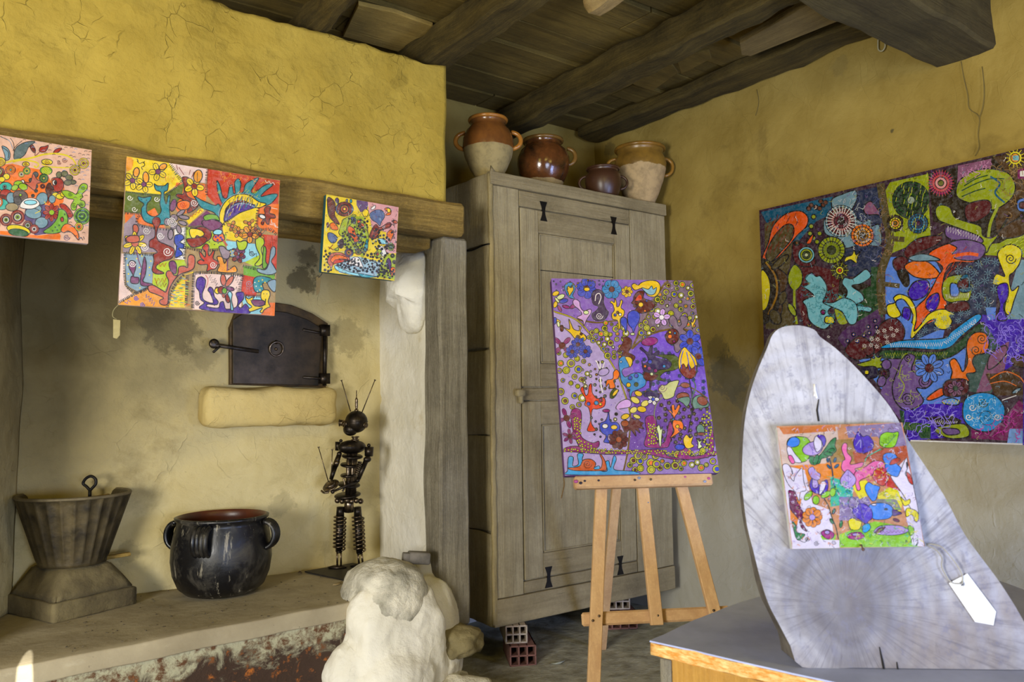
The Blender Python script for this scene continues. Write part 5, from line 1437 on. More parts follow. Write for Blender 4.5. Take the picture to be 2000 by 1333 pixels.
# --- the big painting on the right wall
c5_ = [Vector((3.222, 2.337, 2.048)), Vector((3.222, .52, 2.052)), Vector((3.222, .52, .964)), Vector((3.222, 2.337, .966))]
th5, TL_, X_, Y_, N_, w_, h_ = canvas('huge dark multicoloured mural-like painting with pale blue bird shapes, fixed on the right wall', [p for p in c5_], .035, simple('cream frame edge', (216, 200, 160), (190, 170, 120)))
Q5 = [px_of(p) for p in c5_]
a5 = Art(Q5, (1440, 280), 2.15, (w_, h_), pal(bg='3a2234', i='22180f', d='531820', j='54492c', l='98a41c', z='7c9cac', b='6a8ee0', v='4a2ab0', u='26304e', o='e8681c', m='7a1a5c', c='84c0cc', e='3f9ad8', q='74588e', g='1e4424', t='125a78', n='4a321c', y='e6d620', p='8a5a78'), .8, 5, 6)
a5.run('''
p bg 1,1 2000,1 2000,1400 1,1400
p t 100,290 400,225 390,300 330,330 250,420 160,380 120,330
p u 490,205 605,180 605,480 560,560 430,560 400,430 480,400
b z 395,240 440,215 495,200 500,240 480,290 520,330 560,320 560,350 595,345 600,430 520,425 450,442 400,400 365,375 365,320 400,300
p l 640,165 820,125 800,200 810,390 700,440 630,470 620,200
p i 800,130 920,100 1060,60 1204,30 1204,380 1100,430 960,360 820,330
p p 925,95 1065,65 1060,110 960,130 970,170 920,190
p n 1070,60 1204,30 1204,280 1090,400 1080,300 1170,180 1130,120
p l 1040,470 1204,480 1204,360 1100,420 1000,430
p b 620,480 820,470 900,640 860,820 620,860
p u 740,700 1000,480 1100,480 1080,740 900,760 740,830
p v 1000,720 1204,730 1204,900 1130,950 1040,960 1000,800
p b 500,900 820,880 960,860 930,1100 700,1100 600,1030
p q 640,900 740,880 760,1100 680,1160 600,1050
p v 680,1100 960,1090 950,1230 720,1250
p 405a54 960,860 1040,760 1130,900 1060,1060 960,1040
p p 1060,880 1140,830 1120,950 1060,1040 1000,1050
p n 1040,970 1180,960 1204,1060 1080,1060
p z 1180,490 1204,490 1204,740 1110,740
p m 980,1200 1120,1150 1180,1080 1204,1100 1204,1255 980,1240
p 90b4e8 1140,1200 1204,1200 1204,1290 1130,1260
p j 115,340 250,290 220,520 190,600 250,780 120,780
p i 400,440 450,440 440,560 560,600 600,730 430,760 410,660
p d 260,500 430,540 420,670 280,770 240,620
p g 560,520 610,520 610,730 430,760 410,670 560,600
p 50305c 420,820 440,790 600,690 600,760 540,850 450,860
l j 34 600,170 620,300 640,420 600,560 610,720
l j 22 620,400 700,405
l j 20 600,590 680,600
b p 530,270 560,245 600,300 580,300 540,300
b o 105,480 130,420 150,350 200,300 260,285 295,310 290,350 250,390 210,440 160,490 120,500
b j 120,470 150,400 200,345 235,350 230,400 180,460 140,500
b n 110,500 160,520 210,560 200,620 170,650 190,690 160,760 120,700
b i 100,490 170,560 170,700 110,760 100,700
b y 100,540 130,560 140,620 125,690 100,690
l 9a7020 8 120,500 160,560 165,640 130,720
e j 180,500 46 14 -40
e j 190,650 16 30 20
e j 160,730 22 34 -30
b d 235,420 290,430 330,500 290,520 240,500
b l 240,510 270,540 270,590 240,620 215,590 215,550
l l 10 240,610 240,680 250,760
e l 230,700 30 12 60
b c 280,605 300,590 285,570 310,545 330,560 350,560 375,600 370,640 360,670 400,670 450,650 460,620 440,590 450,565 480,570 510,550 540,530 560,560 520,590 480,600 520,630 530,660 500,680 560,690 555,710 510,705 500,750 470,760 440,710 400,690 380,710 400,740 370,780 330,770 300,740 290,690 275,665 300,650 320,640 300,620
b l 410,670 440,640 470,740 430,760 410,710 0
b c 360,670 400,670 450,650 500,680 500,750 470,760 440,710 400,690
b y 370,730 400,730 405,755 370,755
c m 10 360,710
r z/d/93485c/4a1018/1a0c10 66 0 435,328
r d/8c3a40/5a2030/281010 58 26 435,328 W
r z/l/9aa020/402020/1a1010 58 0 395,450
r l/7c8a20/303818 56 22 395,450 k
r c/l/3a4a20/c8d0a0 34 0 290,470
r O/E/8a6020/3a2a10 48 16 525,388 k
b y 455,480 480,470 490,450 500,470 520,450 505,480 500,505 475,490 450,500
r j/303820/y/R 34 10 430,535 l
r i/7a7420/O 12 0 250,420
c l 10 305,380 320,400 300,410 335,415 310,350 345,380 320,310
b o 290,420 320,380 310,420
c 6a3a28 9 330,270 345,275 360,260 310,262 300,275 350,245 370,250
r g/204018/16301a/8a9a8a 78 0 728,240
r g/1c3c18/184018/a0b0a0 66 28 728,240 k
r 3a2a10/y/E/806018 34 12 662,337 k
r t/4a8ab0/203860/4a1a40 42 16 757,337 k
r m/c85a60/e0a0a0/70703a 50 26 853,168 c85a60
b l 925,230 920,180 950,140 1010,112 1080,110 1140,130 1165,180 1150,230 1100,270 1060,280 1000,260
b i 960,300 1000,310 1050,290 1090,300 1060,330 1020,340 960,340
l g 5 940,200 1000,170 1060,150 1120,150
l g 5 940,225 1000,200 1040,190
l g 5 950,180 1000,150 1050,135
l g 4 960,165 1020,130
l t 8 1060,140 1100,170 1080,210 1120,250
l l 12 1090,270 1060,340 1050,420
b l 830,280 850,260 890,270 910,310 960,330 1020,350 1030,390 1080,390 1140,300 1100,380 1060,430 1040,460 1000,400 960,370 880,340 840,320
b q 890,350 1010,390 1020,420 900,405 870,380
z W 880,360 1010,400 24 12
b d 960,260 1050,240 1060,290 1000,330 960,320
b d 700,450 760,400 860,390 830,430 760,460 710,490
b d 655,490 690,475 715,490 710,530 680,545 655,520
b O 700,520 740,495 800,500 850,555 800,570 740,560
b o 800,470 860,430 920,420 1010,430 1040,460 990,500 920,500 880,520 860,600 870,640 880,700 840,740 770,770 740,780 745,700 790,650 820,600 840,560 860,520
b q 890,420 950,405 1020,420 1040,450 1010,490 930,490 900,470 920,440
l o 14 880,480 960,465 1010,470
b z 720,480 780,465 850,490 800,495 740,495
b i 670,540 710,540 720,590 700,600
b v 715,630 740,585 790,575 805,600 790,640 740,660
b v 790,690 800,650 840,630 845,670 820,710
b v 690,720 700,690 725,700 720,740 695,745
b y 625,700 630,680 660,670 655,650 680,635 720,650 745,690 750,740 740,790 770,760 800,720 840,700 880,700 910,720 890,725 900,750 880,780 845,780 825,760 830,740 800,750 760,790 730,820 725,780 735,720 700,660 670,660 665,680 685,720 660,735 635,725
p b 690,730 735,760 725,815 690,800
b l 870,570 970,560 970,660 870,660
b b 895,590 930,600 925,640 895,640
b t 940,560 970,555 975,620 930,620
b d 930,580 965,570 965,610 925,605
z W 875,645 970,640 26 10
z W 870,690 960,670 20 12
b d 870,690 900,670 960,665 970,700 900,710
b y 1090,470 1110,440 1150,425 1190,450 1185,500 1160,540 1140,560 1150,620 1180,600 1160,660 1140,720 1120,700 1130,630 1100,600 1070,590 1085,550 1120,560 1110,530
b v 1090,600 1130,590 1135,640 1115,690 1130,740 1090,740 1100,680 1090,640
p b 1040,690 1085,690 1080,740 1050,745
w k 24,2 1145,485
b d 500,850 570,820 600,760 660,735 700,780 690,830 640,850 600,870 560,900 500,900 460,860
b d 450,870 510,810 560,840 570,880 500,910
b e 600,860 680,830 860,820 900,790 1000,720 1020,740 940,810 870,865 700,860
b g 600,900 610,870 700,870 870,870 1010,760 1025,780 890,900 700,905
z W 640,848 860,845 46 8
z W 870,840 1000,745 34 8
z l 620,888 880,885 50 7
b l 500,930 560,910 540,890 575,905 570,880 590,900 610,890 600,915 635,910 600,930 630,940 570,945
b 201838 520,945 580,940 585,980 540,985
b y 535,955 550,955 550,970 535,970
r bg/d/4a1a40 24 12 615,968 k
e q 625,930 20 22 0
e q 605,1000 18 24 20
w A 40,3 715,1070
w l 34,2 715,905 780,1000
b q 690,910 720,885 745,900 730,950 760,970 800,980 820,1000 790,1030 750,1030 780,1080 750,1110 700,1120 660,1080 650,1020 670,960
l l 4 690,930 680,980 700,1020 680,1070
w k 30,2.5 715,1072 785,1000
w k 18,2 715,902
e d 805,925 34 14 0
f b 805,945 62 8 d 20 .25
b O 960,860 970,820 1000,795 1040,800 1055,840 1040,880 1000,890 985,920 1000,960 960,970 970,1000 920,1000 895,990 900,960 890,920 910,905 930,930 945,960 965,920
w n 24,2 1025,822 1000,870
b o 795,1070 850,1030 875,1040 860,1060 810,1080
b d 875,1000 960,995 960,1055 870,1060
f p 915,1030 34 7 g 0 .3
b e 945,1120 960,1070 1020,1048 1080,1060 1120,1110 1110,1170 1060,1210 1000,1205 955,1170
w t 40,2 1045,1150
w g 22,2 1030,1090
w W 16,1.5 985,1110 1090,1150 970,1150
b 70a0d8 860,1080 900,1070 930,1085 920,1100 870,1095
z y 860,1090 930,1085 10 7
p i 780,1150 900,1145 940,1165 930,1190 830,1185
z W 810,1170 920,1175 24 7
b l 850,1190 950,1180 970,1230 890,1240 830,1210
b q 860,1200 920,1200 930,1220 880,1225
p g 680,1120 700,1125 700,1170 810,1180 810,1240 770,1240 750,1210 690,1200
z A 700,1190 800,1195 20 18
w k 22,2 1080,880
b n 1150,900 1204,890 1204,940 1160,935
l O 5 1060,990 1120,960 1180,980 1204,1010
l O 4 1060,1010 1120,1000 1170,1020
b p 1060,890 1120,850 1130,880 1090,930 1050,950
l W 4 1170,1060 1110,1080
e z 1170,1040 22 8 -30
l p 8 1060,1230 1100,1180 1130,1190 1150,1120 1180,1130
p W 725,1246 960,1254 1204,1262 1204,1272 725,1256
p n 1204,30 1700,-40 1700,700 1204,740
p v 1204,740 1700,700 1700,1500 1204,1400
r n/y/E/W 38 14 1165,62 y
p c 1155,52 1180,52 1180,72 1155,72
p m 1175,110 1230,100 1230,150 1175,150
p W 1185,118 1204,115 1204,140 1185,140
b b 1175,240 1230,230 1230,280 1180,285
b d 1185,250 1210,248 1210,272 1185,272
b n 1090,380 1150,330 1204,320 1204,380 1130,400
''')
R_ = a5.rng
def starf(x, y, c='W', r=14):
    for i in range(7):
        a = i*.9; a5.line([(x+3*math.cos(a), y+3*math.sin(a)), (x+r*math.cos(a), y+r*math.sin(a))], c, 2.2)
a5.scatter([(980, 490), (1085, 490), (1080, 700), (1000, 700), (910, 540)], 22, lambda x, y: starf(x, y, 'z', 18), 32)
a5.scatter([(750, 730), (990, 700), (870, 800), (760, 810)], 12, lambda x, y: starf(x, y, 'z', 14), 26)
a5.scatter([(520, 860), (620, 760), (690, 790), (600, 860)], 14, lambda x, y: starf(x, y, 'W', 10), 24)
a5.scatter([(450, 830), (590, 710), (600, 760), (500, 840)], 10, lambda x, y: (a5.circ(x, y, 8, 'v'), a5.circ(x, y, 3, 'y', 0)), 24)
a5.scatter([(280, 560), (370, 600), (560, 700), (380, 770), (290, 700)], 110, lambda x, y: a5.squig(x, y, 9, '3c8894', 2), 9)
a5.scatter([(690, 1110), (950, 1110), (940, 1140), (820, 1220), (720, 1220)], 30, lambda x, y: a5.squig(x, y, 30, 'a090f0', 3), 14)
a5.scatter([(1010, 730), (1204, 740), (1204, 900), (1060, 900)], 46, lambda x, y: a5.squig(x, y, 26, '9a84f0', 3), 14)
a5.scatter([(120, 330), (280, 300), (200, 440), (120, 480)], 30, lambda x, y: a5.line([(x, y), (x+8, y-22)], '7a2a10', 2.5), 10)
a5.scatter([(820, 470), (990, 440), (860, 600), (800, 740), (760, 740)], 40, lambda x, y: a5.line([(x, y), (x+12, y-16)], 'b84a14', 2.5), 12)
a5.scatter([(640, 180), (800, 140), (800, 380), (640, 440)], 60, lambda x, y: a5.line([(x, y), (x+4, y-18)], 'c4cc50', 2.2), 12)
a5.scatter([(1110, 440), (1204, 380), (1204, 460), (1060, 460)], 26, lambda x, y: a5.line([(x, y), (x+14, y-10)], 'd8e060', 2.2), 12)
a5.scatter([(400, 250), (500, 210), (590, 420), (420, 400)], 70, lambda x, y: a5.squig(x, y, 10, 'c8ccd0', 2), 11)
a5.scatter([(500, 210), (600, 190), (600, 460), (520, 520)], 34, lambda x, y: a5.squig(x, y, 18, '5a6088', 2.2), 14)
a5.scatter([(930, 110), (1060, 80), (1060, 110), (940, 170)], 40, lambda x, y: a5.squig(x, y, 7, 'd49ac0', 2), 8)
a5.scatter([(1070, 70), (1204, 60), (1204, 280), (1130, 300)], 30, lambda x, y: a5.squig(x, y, 20, '9a7a50', 2.2), 18)
a5.scatter([(600, 180), (640, 200), (640, 700), (600, 700)], 36, lambda x, y: a5.squig(x, y, 12, '9a7a5a', 2), 12)
a5.scatter([(990, 1200), (1110, 1170), (1180, 1110), (1190, 1240)], 26, lambda x, y: a5.squig(x, y, 18, 'd050a8', 2.4), 14)
a5.scatter([(640, 900), (740, 890), (760, 1100), (660, 1100)], 24, lambda x, y: a5.squig(x, y, 14, 'a8b060', 2), 14)
a5.scatter([(960, 1060), (1080, 1070), (1100, 1160), (1000, 1190)], 44, lambda x, y: a5.squig(x, y, 10, 'b8e0f4', 2), 11)
a5.scatter([(210, 60), (1204, 30), (1204, 1260), (620, 1240), (120, 780), (100, 290)], 420, lambda x, y: a5.squig(x, y, 9, R_.choice(['W', 'k', 'k', 'z', 'q', '9a9a50']), 1.8), 18)
a5.build(TL_, X_, Y_, N_, paintmat('varnished mural paint', .22), th5)

# --- the small canvas leaning on the wooden slab
Q6 = [(1517, 833), (1762, 826), (1806, 1068), (1547, 1073)]
c6_ = [Vector(p)+N6*.0 for p in [[1.29117, .91529, 1.09543], [1.46451, .76703, 1.09983], [1.42895, .71907, .88452], [1.2556, .86733, .88012]]]
th6, TL_, X_, Y_, N_, w_, h_ = canvas('small square flower painting with a blue bird, fixed on the grey wood slab', c6_, .018, simple('pale lilac edge paint', (196, 186, 206), (150, 170, 120)))
a6 = Art(Q6, (1500, 810), 4.597, (w_, h_), pal(bg='c8906c', l='8cc41c', g='3a7a4c', v='5a44b8', q='b8a0dc', w='e8e0f4', b='5a8ee8', m='a03080', n='6a1848', o='e08a3c', t='48b49a', y='e4d820', c='44a4e4', r='b83c28', p='e87ab0', h='8a7aa0'), .68, 6, 8)
a6.run('''
p bg 1,1 1500,1 1500,1400 1,1400
p d8c0b4 80,120 620,110 640,300 480,480 130,450
p c87a4c 100,120 600,95 610,150 140,180
p h 700,110 1190,70 1240,280 1100,330 980,200 720,210
p 9a7a48 560,230 760,220 780,420 560,470
p b05a40 760,330 1240,280 1300,620 1180,700 900,420 780,440
p o 220,460 660,430 660,560 360,600 300,500
p w 130,460 330,500 400,800 560,860 600,1180 220,1200 150,640
p o 190,700 300,760 260,1000 200,950
p t 560,560 760,620 760,800 560,830
p h 640,740 900,740 960,900 640,960
p y 740,620 880,590 980,700 820,760
p y 980,720 1150,620 1220,740 1180,900 1000,800
p 808080 960,760 1150,760 1200,860 1000,850
p l 640,1080 960,960 1300,1020 1350,1190 640,1195
p l 470,1090 610,1080 600,1140 500,1160
p w 1100,540 1240,390 1310,640 1380,900 1400,1190 1300,1180 1200,760
p w 215,1120 640,1130 640,1200 215,1210
p r 1000,480 1100,560 1210,700 1050,640 960,600
b l 170,250 210,205 300,200 360,220 390,300 360,400 300,430 220,420 180,340
b w 170,300 200,290 240,350 300,430 220,420 180,360
b b 170,270 200,215 250,205 285,235 270,280 210,295
b q 310,310 360,260 410,240 430,195 480,210 500,260 470,340 400,370 330,355
b w 410,250 430,195 475,220 480,300 440,340 420,300
b v 440,190 500,190 520,240 500,290 480,240
l v 5 370,270 400,320 400,360
b g 370,380 460,370 560,240 610,210 600,280 610,330 540,380 480,400 460,440 390,450
e g 560,330 38 20 -30
e g 540,355 40 18 10
e g 430,410 22 50 20
b p 180,380 210,370 240,430 210,440
b v 765,260 780,210 810,155 850,200 900,190 945,250 940,310 880,345 840,350 790,330
l k 4 815,165 850,250 850,345
l w 3 790,280 830,230 830,300
b l 1000,250 1010,190 1060,160 1120,165 1170,160 1160,230 1130,290 1060,300 1010,280
l g 6 870,430 890,380 960,340 1040,300 1150,180
z k 1020,260 1130,190 10 16
z g 1050,240 1140,200 8 30
l t 9 870,420 890,380 950,345 1010,310
b p 660,310 680,260 710,270 710,340 750,390 740,450 850,430 840,470 780,490 800,530 730,540 660,490 670,420 690,400
b p 780,520 860,480 950,420 1030,430 1060,480 1000,520 900,560 820,600 830,670 800,680 780,600
b r 960,500 1030,480 1080,560 1040,640 980,620 940,560
b b 1030,400 1040,360 1090,345 1140,360 1160,400 1150,440 1190,480 1190,550 1140,560 1080,530 1050,480 1050,440
b r 1090,450 1110,410 1160,390 1185,405 1170,430 1120,450
l k 4 1060,380 1090,400 1120,370
b w 1190,500 1240,390 1250,480 1230,540 1290,600 1310,680 1350,900 1290,860 1210,720 1100,560 1160,560
b k 1240,430 1255,450 1245,480
b r 1240,520 1280,550 1300,630 1260,600
b v 380,600 400,570 440,600 460,630 500,600 530,590 540,650 520,700 480,725 410,700 375,650
b q 400,570 420,560 450,620 440,660 400,650
b w 470,620 500,600 520,620 500,680 460,720
b q 360,500 400,470 430,510 470,540 450,590 390,570
b q 650,580 690,520 720,500 780,560 785,610 740,660 690,660 655,630
l v 4 720,510 720,660
l v 3 680,560 720,610 760,570
b b 870,650 900,610 940,630 1000,650 990,690 970,760 940,780 910,750 880,700
b b 905,825 940,800 1000,795 1060,800 1110,830 1125,880 1090,930 1020,945 950,940 910,890
e k 1058,852 16 8 0
e w 950,810 22 10 0
b 50307a 1120,850 1170,870 1200,890 1160,905 1120,910
b v 755,870 770,830 830,800 880,810 930,860 935,930 900,960 880,990 830,950 780,920
l k 4 825,800 840,880 870,985
l q 3 780,860 830,900
l q 3 900,840 860,920
b h 720,790 750,740 800,780 800,820 760,840 730,830
l 1c3448 12 550,390 575,500 590,620 640,720
e 2a5a80 600,410 12 24 20
e 2a5a80 535,410 10 22 -10
e 2a5a80 615,465 12 26 50
e 2a5a80 545,470 10 24 -40
l 1c3a30 9 480,720 540,820 570,920 610,1020 630,1120
e g 590,870 12 26 20
e g 655,985 14 34 10
e g 570,960 12 28 -30
e l 360,730 26 50 40
e l 430,770 30 40 0
e l 520,720 50 24 -30
e l 580,700 26 40 10
b n 185,685 230,690 260,700 250,760 300,850 320,900 300,960 350,1050 300,1020 270,940 200,850 190,760
b w 130,460 180,450 220,520 200,560 230,600 240,560 290,490 310,500 320,600 340,680 290,700 280,780 260,740 230,680 190,640 150,560
f o 395,925 90 9 q 0 .35
b m 475,1060 530,1035 590,1070 580,1110 530,1120 490,1090
e q 530,1060 24 18 0
b m 710,1090 760,1060 830,1060 865,1100 800,1125 730,1115
e q 790,1080 36 14 0
b y 720,960 760,930 800,950 840,970 820,1030 780,1040 740,1030
b c 850,1000 900,980 920,1020 880,1060 850,1050
b q 950,1050 1000,1005 1080,995 1180,1000 1230,1020 1270,1045 1180,1080 1060,1085 980,1075
b n 960,1060 1000,1020 1050,1010 1040,1030 1000,1060
z n 1000,1060 1230,1050 14 10
e n 1150,950 30 14 20
b y 1240,850 1290,850 1340,880 1350,950 1320,960 1290,900 1240,920
b y 1190,740 1230,780 1270,760 1270,800 1220,820
b l 1260,1000 1300,1010 1310,1060 1280,1090 1260,1050
b g 215,960 250,1000 260,1060 330,1080 280,1130 250,1110 230,1040
w k 22,2 350,1120 430,1160 590,1150
l k 5 280,1130 330,1150 360,1100
l k 6 1235,1150 1240,1130 1255,1160 1270,1140
l k 6 1280,1150 1300,1110 1310,1170
l k 6 1320,1140 1345,1130 1330,1180 1350,1150
''')
for P_, n_, cs, r_ in (([(560, 560), (760, 620), (760, 800), (560, 830)], 60, ['g', 't', 'w', 'l', 'b'], 16), ([(640, 740), (900, 760), (940, 900), (640, 950)], 50, ['w', 'v', 'h', 'q'], 18), ([(770, 500), (1050, 440), (1080, 620), (900, 600)], 60, ['p', 'r', 'w', 'n', 'y'], 18), ([(980, 720), (1160, 630), (1180, 880)], 40, ['y', 'l', 'w', '8a8a20'], 16), ([(640, 1050), (960, 980), (1330, 1040), (1340, 1180), (640, 1180)], 60, ['l', 'g', 't', 'y', '60a020'], 20), ([(120, 130), (1190, 90), (1200, 160), (130, 190)], 40, ['w', 'o', '5a3018', 'q', 'w'], 16), ([(130, 470), (600, 500), (600, 1180), (220, 1190)], 90, ['w', 'bg', 'q', '40305a', 'o'], 16), ([(1200, 700), (1300, 700), (1390, 1150), (1300, 1150)], 30, ['w', 'q', 'h', 'y'], 16), ([(190, 700), (250, 700), (340, 1040), (290, 1020)], 60, ['n', 'm', 'w', '300818'], 9), ([(780, 230), (1240, 300), (1200, 420), (800, 400)], 30, ['b05a40', 'c87a5c', 'w', '7a3424'], 18)):
    a6.scatter(P_, n_, lambda x, y: a6.squig(x, y, r_, a6.rng.choice(cs), 4), 8)
a6.scatter([(90, 120), (1220, 90), (1390, 1180), (220, 1190)], 110, lambda x, y: a6.squig(x, y, 22, a6.rng.choice(['w', 'w', 'q', 'k', 'n']), 3), 24)
a6.build(TL_, X_, Y_, N_, paintmat('glossy acrylic paint', .25), th6)
bm = B(); p = onpl(1680, 1066, c6_[0], N6); tube(bm, [p-N6*.02, p+N6*.006, p+N6*.012-Y6*.008], .0016, 8); sphere(bm, p+N6*.012-Y6*.008, .003, sub=2)
tag(obj('bent_nail', bm, simple('rusty nail', (96, 70, 60), None, .7)), 'rusty bent nail holding the bottom edge of the small flower painting', 'nail')

# --- the small canvas with the dark teal edge on the lintel
Q3 = [(637, 380), (779, 405), (770, 549), (628, 531)]
c3_ = sc_([[1.03556, 2.40134, 1.8237], [1.29043, 2.38437, 1.81234], [1.27998, 2.39648, 1.55975], [1.02511, 2.41345, 1.57111]], 1.125)
th3, TL_, X_, Y_, N_, w_, h_ = canvas('small yellow-ground painting with a dark teal edge, hung at the right part of the lintel', c3_, .03, simple('teal edge paint', (20, 84, 96), (14, 62, 74)))
a3 = Art(Q3, (600, 360), 6.35, (w_, h_), pal(bg='e6cc1c', l='a4b428', v='5a3a6a', q='5c6c94', p='d8a0a0', g='3a5a24', n='7a2818', o='d86a20', t='3a94a4', c='a8c4d0', i='2a1c18'), .8, 8, 12)
a3.run('''
p v 610,195 760,215 740,330 660,350 610,260
p p 750,215 1135,285 1100,860 960,860 980,600 800,540 760,330
p c 330,1010 560,900 640,900 1000,1000 1020,1100 840,1160 400,1100
p l 540,400 700,400 760,600 700,900 480,820 400,600
p l 960,870 1100,880 1090,1190 860,1150
b 5a2c28 255,165 330,210 350,300 340,380 400,500 330,470 270,400 250,300
z D 280,220 370,480 22 30
e q 460,310 110 90 0
r n/8c2a18/2a1008/c86a20/8c2a18/y 92 0 460,310
b v 345,190 370,170 390,200 380,240 350,220
e t 540,210 14 24 0
e q 490,205 12 20 0
b l 400,560 440,450 500,410 580,380 600,400 520,440 490,530 470,620 420,640 390,610
z g 430,480 450,620 12 22
b O 280,500 330,480 380,540 370,570 300,560
b q 255,610 310,610 370,660 350,720 300,730 260,680
b 3a2430 380,720 440,680 450,760 420,800 385,770
b n 240,490 260,480 270,520 250,540
b l 500,560 560,480 600,480 620,620 660,700 720,800 660,860 600,780 540,700
b q 540,410 600,430 590,490 560,480
c W 14 575,455
c k 7 575,455
b o 520,520 580,560 600,620 640,690 600,740 640,800 600,760 560,680 500,580
b l 620,440 680,450 740,520 740,600 700,560 640,540
c o 34 672,520
c n 16 665,520
c o 22 638,470
b l 670,600 720,560 760,640 750,740 720,840 680,760
b q 775,370 850,320 930,330 960,400 920,470 900,520 860,480 800,440
b W 790,300 840,260 840,300 800,320
b y 680,350 720,310 760,340 740,400 700,400
b O 960,310 1000,290 1040,320 1030,380 970,385 1000,350
b y 990,300 1030,310 1030,350 1000,350
b 7a2c20 770,660 800,560 850,500 900,540 1000,480 1040,490 1020,540 900,580 880,640 840,680
l D 8 800,640 820,580 860,560 870,620 830,650
l D 7 890,560 960,530 1020,510
b O 990,610 1040,570 1070,620 1030,710 1000,680
b t 740,680 700,800 720,850 750,780
b C 880,680 960,690 1000,740 900,740
e D 1090,470 30 20 20
e l 1035,780 38 50 0
e g 1035,780 24 34 0
w k 28,2 1035,780
b W 880,800 930,770 980,850 960,890 900,880
b l 830,880 880,810 920,830 920,890 870,920
c R 20 868,868
r k/l/k/W 26 0 1057,890
r q/R/c/n 24 0 1078,968
b O 1040,1140 1030,1060 1060,1030 1095,1060 1080,1110
b k 1060,1060 1075,1060 1065,1090
b v 980,960 1010,920 1040,980 1030,1060 1000,1040
b D 250,960 290,870 360,850 440,860 530,930 440,970 340,980 300,1040 270,1000
b O 290,940 350,880 450,890 500,930 400,930 330,980
b R 320,990 350,940 440,940 510,940 430,970 340,990
r q/806080/D/Y/i 54 0 515,852
r D/l/g/i 36 0 632,845
b W 500,990 560,920 620,905 660,950 690,1040 620,1020 560,1000
d i 10 590,930 600,980 640,1000 550,970 630,940
b l 350,800 390,790 380,830 340,820
l n 12 260,780 330,820
l n 10 320,750 270,810
b C 350,1010 500,1080 640,1110 840,1150 700,1150 480,1110 360,1060
b t 640,1110 820,1140 860,1150 700,1160
''')
for P_, n_, md in (([(350, 1000), (560, 920), (700, 1040), (1000, 980), (1010, 1100), (600, 1090)], 60, 26), ([(430, 600), (700, 560), (760, 860), (480, 820)], 46, 26), ([(210, 820), (300, 850), (240, 1000), (330, 1080), (210, 1080)], 14, 34), ([(680, 860), (1000, 860), (960, 1000), (700, 1000)], 26, 28), ([(860, 1080), (1080, 1080), (1080, 1170), (870, 1150)], 18, 26), ([(500, 420), (760, 420), (760, 560), (560, 560)], 14, 26), ([(800, 560), (1080, 560), (960, 860), (800, 780)], 26, 26)):
    a3.scatter(P_, n_, lambda x, y: a3.ring(x, y, a3.rng.uniform(9, 17), [a3.rng.choice(['l', 'o', 'W', 'n', 't', 'y', 'q', 'g']), a3.rng.choice(['R', 'y', 'c', 'k']), 'k']), md)
a3.scatter([(250, 180), (1120, 300), (1080, 1180), (200, 1080)], 260, lambda x, y: a3.squig(x, y, 20, a3.rng.choice(['k', 'k', 'i', 'g', 'n', 'c']), 4), 24)
for i in range(16): a3.squig(1085+a3.rng.uniform(-10, 10), 440+i*26, 20, 'k', 6)
a3.build(TL_, X_, Y_, N_, M_paint, th3)

# --- the canvas cut by the left edge of the view
YP = 2.70
tr_, br_ = onp(183, 294, 1, YP), onp(168, 476, 1, YP-.012); tl_, bl_ = onp(0, 264, 1, YP+.004), onp(0, 458, 1, YP-.008)
tl_ = tr_+(tl_-tr_)*1.75; bl_ = br_+(bl_-br_)*1.75; hx = ((tr_-br_).length)
c1_ = [tl_, tr_, br_, bl_]
th1, TL_, X_, Y_, N_, w_, h_ = canvas('pink and orange painting with a red bird, leftmost of those hung on the lintel', c1_, .022, simple('pale edge paint', (190, 176, 170), (160, 140, 150)))
a1 = Art([px_of(p) for p in (TL_, TL_+X_*w_, TL_+X_*w_-Y_*h_, TL_-Y_*h_)], (0, 250), 5.555, (w_, h_), pal(bg='e2b8a0', o='e87c1c', y='dcc81c', g='2c5a34', q='7a98a4', n='6a2418', r='a03428', l='94b830', v='5a4a74', i='2a2018', t='4aa898'), .75, 8, 9)
